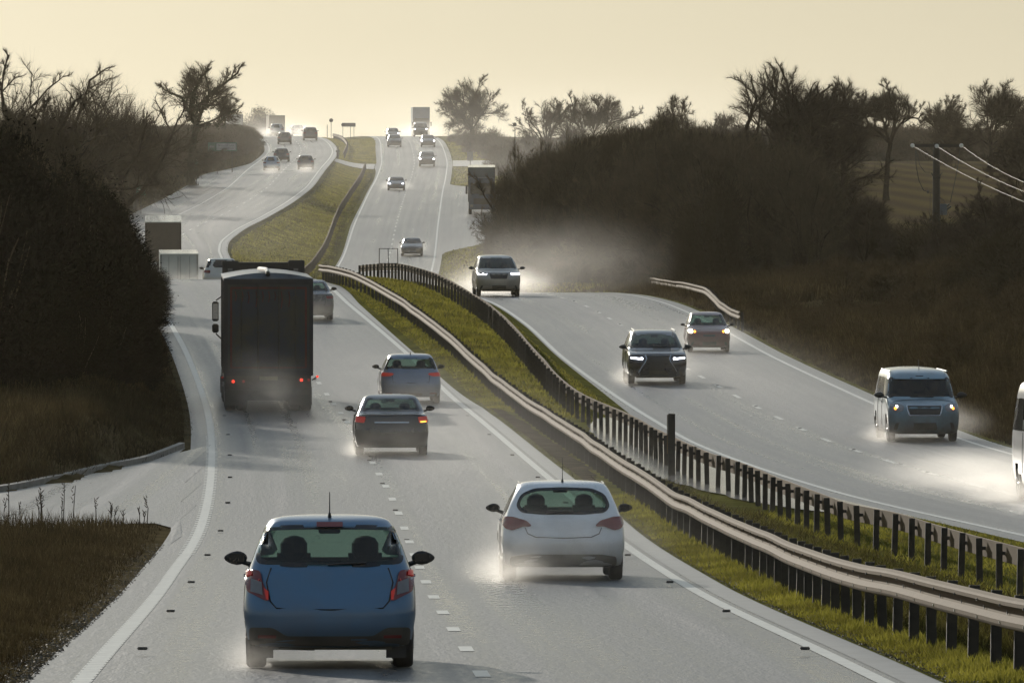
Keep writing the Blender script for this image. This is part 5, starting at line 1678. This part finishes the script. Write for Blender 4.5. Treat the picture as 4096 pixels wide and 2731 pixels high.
# field hedges on the hill
for i, px in enumerate(np.arange(800, 1060, 13)):
    D = 845 + 10 * math.sin(i); x = PX(px, D); g = gz(x, D)
    yt = float(np.interp(px, [800, 840, 870, 905, 925, 1040], [128, 126, 124, 126, 133, 132]))
    shrub('far', "hedge_bush", "dark bush in the field hedge on top of the right hill", "field hedge on the right hill", x, D, 3.4, PZ(yt + _rs.uniform(-2, 2), D) - g)
for i, px in enumerate(np.arange(690, 1060, 16)):
    D = 920; x = PX(px, D); g = gz(x, D)
    shrub('far', "hedge_bush", "hazy bush in the farther hedge on the right skyline", "farther hedge on the right skyline", x, D, 4.2, max(2.5, PZ(126 + _rs.uniform(-3, 4), D) - g))
for (px, D, yt, rx) in [(985, 395, 236, 2.4), (1015, 385, 226, 2.4), (955, 400, 248, 1.8), (1030, 370, 246, 2.4), (910, 420, 258, 1.4), (890, 425, 250, 1.2), (780, 430, 245, 1.8), (755, 430, 238, 1.8), (735, 432, 232, 2.0)]:
    x = PX(px, D); g = gz(x, D); shrub('thicket', "thorn_bush", "tangled thorn bush between the road bank and the crop field", "thorn bushes below the field", x, D, rx, PZ(yt, D) - g)

# rough brown growth on the near right bank
G4 = "brown bramble mounds on the right bank"
for D in np.arange(205, 440, 9.0):
    rR = xRl(D) + WD
    for row in range(4):
        x = rR + 3.9 + row * 2.6 + _rs.uniform(-.7, .7)
        if x * 9000 / D > 545: continue
        shrub('bramble', "bramble", "brown bramble mound on the bank beside the oncoming carriageway", G4, x, D + _rs.uniform(-3, 3), _rs.uniform(1.1, 1.7), _rs.uniform(.9, 1.3) + .25 * row + (.3 if D < 300 else 0))

# grass and weeds: blades too many to count
def blades(name, label, pts_fn, n, seed, mat, hmin, hmax, wk, lean=.5):
    rs = np.random.RandomState(seed)
    V = []
    P = pts_fn(rs, n)
    P = np.array(P); n = len(P)
    D = P[:, 1]
    hsc = P[:, 3]
    h = rs.uniform(hmin, hmax, n) * hsc
    a = rs.uniform(0, 6.283, n)
    w = wk * np.maximum(1, D / 160) * rs.uniform(.6, 1.3, n)
    dx, dy = np.cos(a) * w, np.sin(a) * w
    base = P[:, :3].copy(); base[:, 2] -= .02
    l = rs.normal(0, lean, (n, 2)) * h[:, None]
    t = base.copy(); t[:, 0] += l[:, 0]; t[:, 1] += l[:, 1]; t[:, 2] += h
    b0 = base.copy(); b0[:, 0] -= dx; b0[:, 1] -= dy
    b1 = base.copy(); b1[:, 0] += dx; b1[:, 1] += dy
    o = obj(name, tris_mesh(name, np.stack([b0, b1, t], axis=1), mat))
    return tag(o, label, "grass", None, "stuff")
def grass_mat(name, a, b, c, trans=.5, sc=.5):
    m, nt, out = nmat(name)
    f = noise(nt, sc, 4, .65)
    col = ramp(nt, f, [(.32, a), (.5, b), (.68, c)])
    d = nt.nodes.new("ShaderNodeBsdfDiffuse"); nt.links.new(col, d.inputs[0])
    t = nt.nodes.new("ShaderNodeBsdfTranslucent"); nt.links.new(col, t.inputs[0])
    mx = nt.nodes.new("ShaderNodeMixShader"); mx.inputs[0].default_value = trans
    nt.links.new(d.outputs[0], mx.inputs[1]); nt.links.new(t.outputs[0], mx.inputs[2]); nt.links.new(mx.outputs[0], out.inputs[0])
    return m
M['grass'] = grass_mat("reservation_grass", (.075, .062, .018), (.16, .15, .025), (.29, .265, .045))
M['weeds'] = grass_mat("brown_winter_weeds", (.014, .011, .006), (.036, .027, .013), (.09, .072, .034), .4, 1.3)
def sampleD(rs, n, a, b, pw=1.0):
    u = rs.uniform(0, 1, n); return 1 / ((1 / a) * (1 - u) + (1 / b) * u)     # even on the picture rather than on the map
def med_pts(rs, n, dark=False):
    out = []; n = n if not dark else n // 2
    for D in sampleD(rs, n, 84, 430 if not dark else 255):
        a, b = xLr(D) + .57, xRl(D) - .6
        u = rs.uniform() ** 1.25; x = a + (b - a) * u
        if 188 < D < 260 and (x > xB(D) - .9 or x < xA(D) + .1): continue
        e = min(x - a, b - x); mid = xA(D) + .3 < x < xB(D) - .3 if D < 400 else False
        if (mid and D < 262 - 30 * rs.uniform()) != dark: continue
        out.append((x, D, gz(x, D), (.6 + .4 * min(1, e / .4)) * (1.6 if mid else 1.0)))
    return out
blades("grass", "yellow-green grass of the near central reservation", med_pts, 190000, 1, M['grass'], .05, .13, .014, .5)
M['mid_grass'] = grass_mat("rough_reservation_grass", (.02, .016, .008), (.06, .052, .016), (.15, .14, .028), .4, 1.6)
blades("grass", "rough dark grass and dead leaves between the two near barriers", lambda rs, n: med_pts(rs, n, True), 240000, 11, M['mid_grass'], .04, .15, .014, .6)
def med2(rs, n):
    out = []
    for D in rs.uniform(600, 1180, n):
        if 1003 < D < 1027: continue
        a, b = xLr(D) + .9, xRl(D) - .6
        x = a + (b - a) * rs.uniform()
        out.append((x, D, gz(x, D), 1.3))
    return out
blades("grass", "grass of the wide reservation on the far hill", med2, 70000, 2, M['grass'], .06, .16, .012, .5)
def rv_pts(rs, n):
    out = []
    for D in sampleD(rs, n, 190, 470):
        e = rs.exponential(2.2) if rs.uniform() < .5 else rs.uniform(0, 14)
        x = xRl(D) + WD + .75 + e
        if x * 9000 / D > 560: continue
        out.append((x, D, gz(x, D), (.18 + min(1.6, e * .55)) * (1 if D < 330 else .8)))
    return out
blades("rough_grass", "tall brown dead grass on the right bank", rv_pts, 110000, 3, M['weeds'], .35, .85, .014, .3)
def rv2(rs, n):
    out = []
    for D in rs.uniform(430, 1150, n):
        e = rs.uniform(0, 7); x = xRl(D) + WD + extR(D) + .7 + e
        if 1014 < D < 1036: continue
        out.append((x, D, gz(x, D), .4 + e * .12))
    return out
blades("rough_grass", "verge grass beside the oncoming carriageway on the far hill", rv2, 30000, 4, M['grass'], .15, .4, .012, .4)
def lv_pts(rs, n):
    out = []
    for D in sampleD(rs, n, 84, 172):
        a = xLr(D) - WD - .75
        x = a - rs.uniform(0, 1) * (a + 11.5)
        if D > float(nearD(x)) - .4: continue
        e = a - x
        out.append((x, D, gz(x, D), .25 + min(1.0, e * .35) * (1.25 if D > 150 else 1.0)))
    return out
blades("rough_grass", "dark weeds and dead grass on the near left verge", lv_pts, 80000, 5, M['weeds'], .14, .42, .010, .35)
def lv3(rs, n):
    out = []
    for D in sampleD(rs, n, 192, 400):
        a = xLr(D) - WD - .75
        x = a - rs.uniform(0, 1) ** 1.3 * 6.5
        if D < float(kerbD(x)) + .6: continue
        e = a - x
        out.append((x, D, gz(x, D), .3 + min(1.1, e * .4)))
    return out
blades("rough_grass", "dark grass bank under the near hedge", lv3, 70000, 6, M['weeds'], .12, .4, .012, .35)
def lv4(rs, n):
    out = []
    for D in rs.uniform(560, 1180, n):
        x = xLr(D) - WD - extL(D) - .8 - rs.uniform(0, 4.5)
        out.append((x, D, gz(x, D), 1.0))
    return out
blades("rough_grass", "verge grass beside the far left carriageway", lv4, 25000, 7, M['weeds'], .2, .5, .012, .35)
# tall dead stalks on the tip of the near verge, few enough to count
for i in range(26):
    x = _rs.uniform(-9.9, -6.9); D = float(nearD(x)) - _rs.uniform(.4, 2.2)
    h = _rs.uniform(.35, .75) * (1.25 if -9.2 < x < -8.0 else .8)
    b = MB(); b.tube([(0, 0, 0), (_rs.uniform(-.03, .03), 0, h * .6), (_rs.uniform(-.08, .08), 0, h)], [.010, .008, .005], 4)
    for k in range(5):
        z = h * (.62 + .08 * k); a = _rs.uniform(0, 6.28); b.tube([(0, 0, z), (math.cos(a) * .05, math.sin(a) * .05, z + .05)], [.012, .004], 3)
    o = b.build("dead_stalk", M['twig'], None, False, (x, D, gz(x, D)))
    tag(o, "tall dead stalk on the tip of the near left verge by the side road", "plant", "dead stalks on the near verge")

# loose stones and grit washed to the road edges
def grit_pts(rs, n):
    out = []
    for D in sampleD(rs, n, 84, 330):
        k = rs.randint(0, 3)
        if k == 0: x = xLr(D) + .52 + abs(rs.normal(0, .16))
        elif k == 1:
            x = xLr(D) - WD - .5 - abs(rs.normal(0, .22))
            if 158 < D < 236: continue
        else: x = xRl(D) + WD + .5 + abs(rs.normal(0, .2))
        out.append((x, D, max(gz(x, D), (zR(D) if k == 2 else zL(D))), 1))
    return out
rs_g = np.random.RandomState(8); Pg = np.array(grit_pts(rs_g, 16000))[:, :3]
qa = rs_g.normal(0, .011, (len(Pg), 4, 3)); qa[:, :, 2] = np.abs(qa[:, :, 2]) * .9; qa += Pg[:, None, :]
Tg = np.concatenate([qa[:, [0, 1, 2]], qa[:, [0, 2, 3]], qa[:, [0, 3, 1]], qa[:, [1, 3, 2]]])
tag(obj("gravel", tris_mesh("gravel", Tg, simple("edge_gravel", (.08, .066, .045), .7, var=.6, nscale=9))), "loose grit and small stones along the road edges", kind="stuff")
# ------------------------------------------------------------------ signs, posts, power line
def post_at(px, D): x = PX(px, D); return x, gz(x, D)
M['signback'] = simple("dark_sign_back", (.05, .05, .05), .6)
# empty sign frame standing in the reservation on the crest
D = 409; x, g = post_at(388.5, D); t = thing("empty_sign", "empty metal sign frame standing on the crest of the reservation", "sign frame", (x, D, g))
b = MB(); zt = PZ(248, D) - g; w2 = .43
for s in (-1, 1):
    q = MB(); q.tube([(s * w2, 0, 0), (s * w2 * .97, 0, zt)], .022, 6); q.build("upright", M['post'], t)
for z in (zt - .01, PZ(263, D) - g, PZ(271.8, D) - g):
    q = MB(); q.tube([(-w2, 0, z), (w2, 0, z)], .018, 6); q.build("crossbar", M['post'], t)
q = MB(); q.tube([(-.02, 0, zt), (.01, 0, PZ(271.8, D) - g)], .018, 6); q.build("centre_bar", M['post'], t)
# tall marker post among the barrier posts
D = 214; x = xB(D) - .12; g = gz(x, D)
t = thing("marker_post", "tall dark marker post rising above the middle barrier", "post", (PX(671, D), D, g))
q = MB(); q.box(-.07, .10, -.06, .06, -.2, PZ(413, D) - g, .01); q.build("shaft", M['post'], t)
q = MB(); q.box(-.095, -.075, -.05, .05, .55, PZ(414, D) - g, .004); q.build("side_plate", M['rail'], t)
# round sign and plain post at the brow
D = 1190; x, g = post_at(331.2, D); t = thing("round_sign", "small round sign on a thin pole at the brow of the reservation", "sign", (x, D, g))
q = MB(); q.tube([(0, 0, 0), (0, 0, PZ(121, D) - g)], .04, 6); q.build("pole", M['post'], t)
q = MB(); q.disc((0, -.03, PZ(120.2, D) - g), .27, (0, -1, 0), .03, 20); q.build("sign_plate", M['signback'], t)
x, g = post_at(327.3, D); t = thing("thin_post", "bare thin post just left of the round sign", "post", (x, D, g))
q = MB(); q.tube([(0, 0, 0), (0, 0, PZ(124.5, D) - g)], .05, 6); q.build("shaft", M['post'], t)
D = 1180; x, g = post_at(348.4, D); t = thing("direction_sign", "dark wide flag-shaped sign on three posts at the brow", "sign", (x, D, g))
zc = PZ(124.7, D) - g
q = MB(); v = [(-.96, -.03, zc), (-.82, -.03, zc + .26), (.94, -.03, zc + .26), (.94, -.03, zc - .24), (-.82, -.03, zc - .24)]
v2 = [(a, .03, c) for a, b_, c in v]; n = 5
q.add(v + v2, [tuple(range(5)), tuple(range(9, 4, -1))] + [(i, (i+1) % 5, (i+1) % 5 + 5, i + 5)[::-1] for i in range(5)]); q.build("sign_plate", M['signback'], t)
for dx in (-.72, .28, .73):
    q = MB(); q.tube([(dx, .05, 0), (dx, .05, zc)], .035, 6); q.build("post", M['post'], t)
# marker with a round head at the end of the short curved barrier
D = 1030; x, g = post_at(337.6, D); t = thing("bollard", "dark bollard with a bulging head beside the crossing gap", "bollard", (x, D, g))
q = MB(); h = PZ(145.5, D) - g
q.box(-.10, -.03, -.05, .05, 0, h).box(.04, .10, -.05, .05, h * .6, h); q.box(-.12, .12, -.06, .06, 0, h * .5, .02); q.build("shaft", M['post'], t)
q = MB(); q.tube([(0, 0, h * .48), (0, 0, h * .54), (0, 0, h * .62), (0, 0, h * .68)], [.14, .22, .22, .12], 12); q.build("head", M['signback'], t)
# grey box sign beside the side lane
D = 1010; x, g = post_at(470, D); t = thing("sign_board", "grey square sign board on a post beside the side lane", "sign", (x, D, g))
q = MB(); zt = PZ(151.5, D) - g; q.box(-.34, .34, -.04, .04, max(.3, PZ(160.6, D) - g), zt, .02); q.build("sign_plate", simple("grey_sign_plate", (.16, .16, .17), .6), t)
q = MB(); q.tube([(.02, .06, 0), (.02, .06, zt + .9)], .05, 6); q.build("post", M['post'], t)
D = 1000; x, g = post_at(515, D); t = thing("oval_sign", "tiny oval sign poking above the thicket by the brow", "sign", (x, D, g))
q = MB(); zt = PZ(127, D) - g; q.tube([(0, 0, 0), (0, 0, zt)], .05, 6); q.build("post", M['post'], t)
q = MB(); q.tube([(-.02, -.06, zt + .3), (-.02, -.03, zt + .3)], .22, 14); q.build("sign_plate", M['signback'], t)
# hazy direction sign on the left
D = 930; x, g = post_at(222.5, D); t = thing("direction_sign", "hazy green direction sign with a white panel and left arrow", "sign", (x, D, g))
zc = PZ(146.6, D) - g
M['sign_green'] = simple("sign_green", (.03, .10, .07), .5); M['sign_white'] = simple("sign_white", (.42, .42, .40), .5)
q = MB(); q.box(-1.5, 1.5, -.03, .03, zc - .46, zc + .46, .01); sp_ = q.build("sign_plate", M['sign_green'], t)
q = MB(); q.box(-.62, 1.38, -.045, -.033, zc - .34, zc + .34); wp = q.build("white_panel", M['sign_white'], sp_)
q = MB(); q.box(-1.2, -.85, -.045, -.033, zc - .05, zc + .05).add([(-1.36, -.04, zc), (-1.15, -.04, zc + .16), (-1.15, -.04, zc - .16)], [(0, 1, 2)]); q.build("arrow", M['sign_white'], sp_)
def text(body, size, mat, parent, loc):
    c = bpy.data.curves.new("lettering", 'FONT'); c.body = body; c.size = size; c.align_x = 'CENTER'; c.align_y = 'CENTER'; c.extrude = .004
    o = bpy.data.objects.new("lettering", c); COL.objects.link(o)
    dg = bpy.context.evaluated_depsgraph_get(); me = bpy.data.meshes.new_from_object(o.evaluated_get(dg)); bpy.data.objects.remove(o)
    me.materials.clear(); me.materials.append(mat)
    return obj("lettering", me, parent, loc, (R(90), 0, 0))
text("Broomhill Lane", .27, M['plastic'], wp, (.38, -.05, zc + .15))
text("Industrial Estate", .25, M['plastic'], wp, (.38, -.05, zc - .15))
for dx in (-1.0, 1.0):
    q = MB(); q.tube([(dx, .07, 0), (dx, .07, zc)], .05, 6); q.build("post", M['post'], t)
# small green marker signs in the left hedge
for (px, y0, y1, D) in ((196.5, 155, 164, 880), (141, 185, 195, 790)):
    x, g = post_at(px, D); t = thing("marker_sign", "small green count-down sign in the hedge, %s" % ("nearer the brow" if D > 850 else "lower down by the hidden bend"), "sign", (x, D, g))
    q = MB(); q.box(-.4, .4, -.03, .03, PZ(y1, D) - g, PZ(y0, D) - g, .01); sp_ = q.build("sign_plate", M['sign_green'], t)
    q = MB(); zc = (PZ(y0, D) + PZ(y1, D)) / 2 - g
    q.add([(-.28, -.04, zc + .05), (-.20, -.04, zc + .15), (.28, -.04, zc - .12), (.20, -.04, zc - .2)], [(0, 3, 2, 1)]); q.build("slash", M['sign_white'], sp_)
    q = MB(); q.tube([(0, .05, 0), (0, .05, PZ(y1, D) - g + .2)], .04, 6); q.build("post", M['post'], t)

# power pole
M['wood'] = simple("tarred_wood", (.035, .028, .02), .7, var=.4, nscale=2)
D = 430; PXP = 936.3; x, g = post_at(PXP, D); ztop = PZ(142.5, D) - g
t = thing("power_pole", "wooden power pole with a crossarm, insulators and a small transformer", "power pole", (x, D, g))
q = MB(); q.tube([(0, 0, -.3), (0, 0, ztop * .5), (0, 0, ztop)], [.21, .19, .16], 12); q.build("pole", M['wood'], t)
za = PZ(145.3, D) - g
q = MB(); q.box(-1.12, 1.14, -.16, -.06, za - .075, za + .075, .01); arm = q.build("crossarm", M['wood'], t)
q = MB()
for s in (-1, 1): q.tube([(s * .38, -.12, za - .03), (s * .10, -.10, za - .32)], .02, 5)
q.build("arm_brace", M['post'], arm)
M['porcelain'] = simple("glazed_porcelain", (.5, .52, .48), .08, coat=1.0, var=.1)
tips = []
for dx in (-1.16, .0, 1.17):
    q = MB()
    zi = za + (.0 if dx else -.03)
    for k in range(4): q.tube([(dx, -.22 - .07 * k, zi), (dx, -.25 - .07 * k, zi), (dx, -.26 - .07 * k, zi)], [.10, .10, .05], 12)
    q.tube([(dx, -.10, zi), (dx, -.52, zi)], .03, 8)
    q.build("insulator", M['porcelain'], arm, True); tips.append(Vector((x + dx, D - .52, g + zi)))
q = MB(); q.box(.16, .50, -.22, .16, PZ(214.6, D) - g, PZ(203.5, D) - g, .03); tr = q.build("transformer", simple("grey_transformer", (.08, .10, .12), .5), t)
q = MB(); q.tube([(.50, -.1, PZ(206, D) - g), (.62, -.12, PZ(203.5, D) - g)], [.05, .03], 8).tube([(.50, -.1, PZ(209, D) - g), (.70, -.12, PZ(206, D) - g)], [.05, .04], 8); q.build("bushing", M['plastic'], tr)
q = MB()
q.tube([(-.12, -.1, PZ(176.5, D) - g), (-.25, -.1, PZ(172.5, D) - g)], [.05, .02], 6).tube([(.12, -.1, PZ(176.5, D) - g), (.28, -.1, PZ(172, D) - g)], [.05, .02], 6)
q.box(-.19, .19, -.2, .2, PZ(178.5, D) - g, PZ(176.3, D) - g, .01); q.build("bracket", M['post'], t)
q = MB()
def zz(p): return PZ(p, D) - g
q.tube([(-1.0, -.2, zz(149)), (-.98, -.2, zz(165)), (-.85, -.2, zz(180)), (-.62, -.2, zz(190)), (-.42, -.2, zz(191.5)), (-.1, -.15, zz(193.5))], .018, 5)
q.tube([(-.98, -.2, zz(150)), (-.8, -.2, zz(165)), (-.55, -.2, zz(172)), (-.3, -.2, zz(172))], .014, 5)
q.tube([(1.12, -.2, zz(149)), (1.0, -.2, zz(168)), (.72, -.2, zz(196)), (.66, -.15, zz(202))], .018, 5)
q.tube([(.15, -.15, zz(197)), (.36, -.15, zz(200)), (.38, -.15, zz(203))], .014, 5)
q.build("jumper_wire", M['plastic'], t)
q = MB(); q.tube([(-.45, -.2, zz(191.5)), (-.38, -.2, zz(191.5))], .08, 8); q.build("wire_clamp", M['plastic'], t)
q = MB(); q.tube([(-.33, -.2, zz(219)), (-.26, -.2, zz(219))], .07, 8).tube([(-.3, -.18, zz(193)), (-.32, -.2, zz(219)), (-.4, -.2, zz(238))], .012, 5); q.build("stay_insulator", M['plastic'], t)
M['wire'] = simple("pale_wire", (.09, .09, .06), .6, .0, spec=.3)
ends = [(1024, 201.5), (1024, 191.3), (1024, 182)]
side = ["leftmost", "middle", "right-hand"]
for i, tp_ in enumerate(tips):
    # next pole stands nearer and off to the right; the lines sag between
    D2 = 385.0
    P1 = tp_; Pm = Vector((PX(ends[i][0], D2), D2, PZ(ends[i][1], D2)))
    dirv = (Pm - P1); pts = []
    for k in range(15):
        s = k / 14 * 1.9
        q = P1 + dirv * s; sag = -1.15 * s * (1.0 - s) ; 
        pts.append((q.x, q.y, q.z + sag * .45))
    b = MB(); b.tube(pts, .005, 5)
    tag(b.build("power_line", M['wire']), "pale sagging power line from the %s insulator of the wooden pole" % side[i], "power line", None)

# ------------------------------------------------------------------ air: haze over the whole valley and spray thrown up by the wheels
m, nt, out = nmat("haze_volume")
pv = nt.nodes.new("ShaderNodeVolumePrincipled")
pv.inputs['Color'].default_value = (.96, .86, .64, 1); pv.inputs['Density'].default_value = .00003; pv.inputs['Anisotropy'].default_value = .55
nt.links.new(pv.outputs[0], out.inputs['Volume']); M['haze'] = m
b = MB(); b.box(-470, 470, -320, 2560, -12, 20)
tag(b.build("haze", M['haze']), "thin bright mist over the whole road valley", kind="stuff")

M_sp = {}
def spray_mat(dens):
    k = round(dens, 3)
    if k in M_sp: return M_sp[k]
    m, nt, out = nmat("spray_volume")
    pv = nt.nodes.new("ShaderNodeVolumePrincipled")
    pv.inputs['Color'].default_value = (.96, .94, .90, 1); pv.inputs['Anisotropy'].default_value = .6
    tc = nt.nodes.new("ShaderNodeTexCoord")
    vm = nt.nodes.new("ShaderNodeVectorMath"); vm.operation = 'LENGTH'
    nt.links.new(tc.outputs['Object'], vm.inputs[0])
    f = math_(nt, 'SUBTRACT', 1.0, vm.outputs['Value']); f = math_(nt, 'MAXIMUM', f, 0.0)
    f = math_(nt, 'POWER', f, 2.4)
    nz = noise(nt, 2.2, 3, .6)
    mr = nt.nodes.new("ShaderNodeMapRange"); mr.inputs['From Min'].default_value = .35; mr.inputs['From Max'].default_value = .62
    mr.inputs['To Min'].default_value = .5; mr.inputs['To Max'].default_value = 1.4
    nt.links.new(nz, mr.inputs['Value'])
    nt.links.new(math_(nt, 'MULTIPLY', math_(nt, 'MULTIPLY', f, mr.outputs[0]), dens), pv.inputs['Density'])
    nt.links.new(pv.outputs[0], out.inputs['Volume'])
    M_sp[k] = m; return m
bmv = bmesh.new(); bmesh.ops.create_uvsphere(bmv, u_segments=20, v_segments=12, radius=1)
SPV = [v.co[:] for v in bmv.verts]; bmv.verts.index_update(); SPF = [[v.index for v in f.verts] for f in bmv.faces]; bmv.free()
def spray(px, D, rx, ry, rz, dens, facing, label, zoff=.35):
    zf = zL if facing == 'away' else zR; hd = headL(D) if facing == 'away' else headR(D)
    mat = spray_mat(dens)
    me = mesh_from("spray", SPV, SPF, mat)
    o = obj("spray", me, None, (PX(px, D), D, zf(D) + zoff * rz), (math.atan2(zf(D+5) - zf(D-5), 10), 0, -hd)); o.scale = (rx, ry, rz)
    return tag(o, label, None, None, "stuff")
A_, T_ = 'away', 'towards'
spray(329, 90.5, 1.5, 4.5, .7, .05, A_, "thin spray round the blue hatchback's wheels")
spray(266, 89.5, .7, 3.0, .35, .25, A_, "spray off the blue hatchback's left tyre")
spray(563, 134, 1.9, 6.5, 1.1, .16, A_, "spray trailing the white hatchback")
spray(515, 133, 1.1, 4.0, .5, .4, A_, "spray off the white hatchback's left tyre")
spray(391, 221, 1.6, 8, .8, .10, A_, "spray trailing the black saloon")
spray(362, 220, .8, 4, .4, .3, A_, "spray off the black saloon's left tyre")
spray(411, 268, 1.5, 8, .8, .08, A_, "spray trailing the pale blue hatchback")
spray(268, 257, 2.4, 11, 1.7, .09, A_, "dirty spray trailing the big lorry")
spray(312, 340, 1.8, 9, 1.0, .05, A_, "spray trailing the dark grey saloon")
spray(190, 520, 5.5, 26, 2.8, .035, A_, "bright mist round the box van in the dip")
spray(222, 458, 1.8, 9, 1.0, .12, A_, "spray trailing the pale car in the dip")
spray(272, 925, 2.0, 14, 1.0, .05, A_, "spray behind the light blue hatchback on the far hill")
spray(306, 930, 2.0, 14, 1.0, .05, A_, "spray behind the dark hatchback on the far hill")
spray(262, 1300, 11, 90, 4.0, .003, A_, "mist hanging over the brow of the left carriageway")
spray(300, 1215, 4, 35, 1.8, .04, A_, "mist round the pale car at the brow")
spray(266, 1190, 3, 20, 1.4, .06, A_, "spray left of the silver car at the brow")
spray(498, 425, 3.4, 14, 1.25, .2, T_, "cloud of spray behind the pale off-roader on the crest")
spray(536, 440, 9.0, 30, 3.6, .012, T_, "mist drifting over the verge beyond the crest")
spray(657, 298, 2.0, 9, .9, .10, T_, "spray behind the black crossover")
spray(628, 293, .9, 5, .5, .2, T_, "spray off the black crossover's inner tyres")
spray(709, 335, 2.0, 9, .9, .10, T_, "spray behind the red hatchback")
spray(924, 250, 2.2, 9, .9, .12, T_, "spray behind the pale blue van")
spray(885, 244, .9, 4, .4, .35, T_, "spray off the pale blue van's inner tyres")
spray(985, 207, 3.4, 11, .85, .19, T_, "bright cloud of spray beside the panel van at the right edge")
spray(1012, 197, 1.6, 5, .6, .42, T_, "dense spray by the panel van's front wheel")
spray(430, 235, 6.5, 190, 1.6, .0045, A_, "low veil of spray hanging over the near left carriageway", 0.2)
spray(720, 300, 6.0, 150, 1.5, .0035, T_, "low veil of spray hanging over the near oncoming carriageway", 0.2)
spray(260, 820, 8, 260, 3.0, .0016, A_, "low veil of spray over the far left carriageway", 0.2)
o_ = spray(512, 1010, 75, 470, 15, .0009, A_, "bright mist lying over the far hill and its trees", 0.0)
o_ = spray(560, 560, 26, 90, 7, .0022, T_, "faint mist along the roadside thicket", 0.0)
spray(190, 700, 20, 110, 6, .0016, A_, "faint mist along the hedge beyond the dip", 0.0)
spray(396, 935, 2.6, 12, .9, .09, T_, "spray behind the low coupe")
spray(412, 752, 2.2, 14, 1.0, .05, T_, "spray behind the limousine")
spray(418, 1260, 6, 40, 2.0, .03, T_, "mist over the brow of the oncoming carriageway")
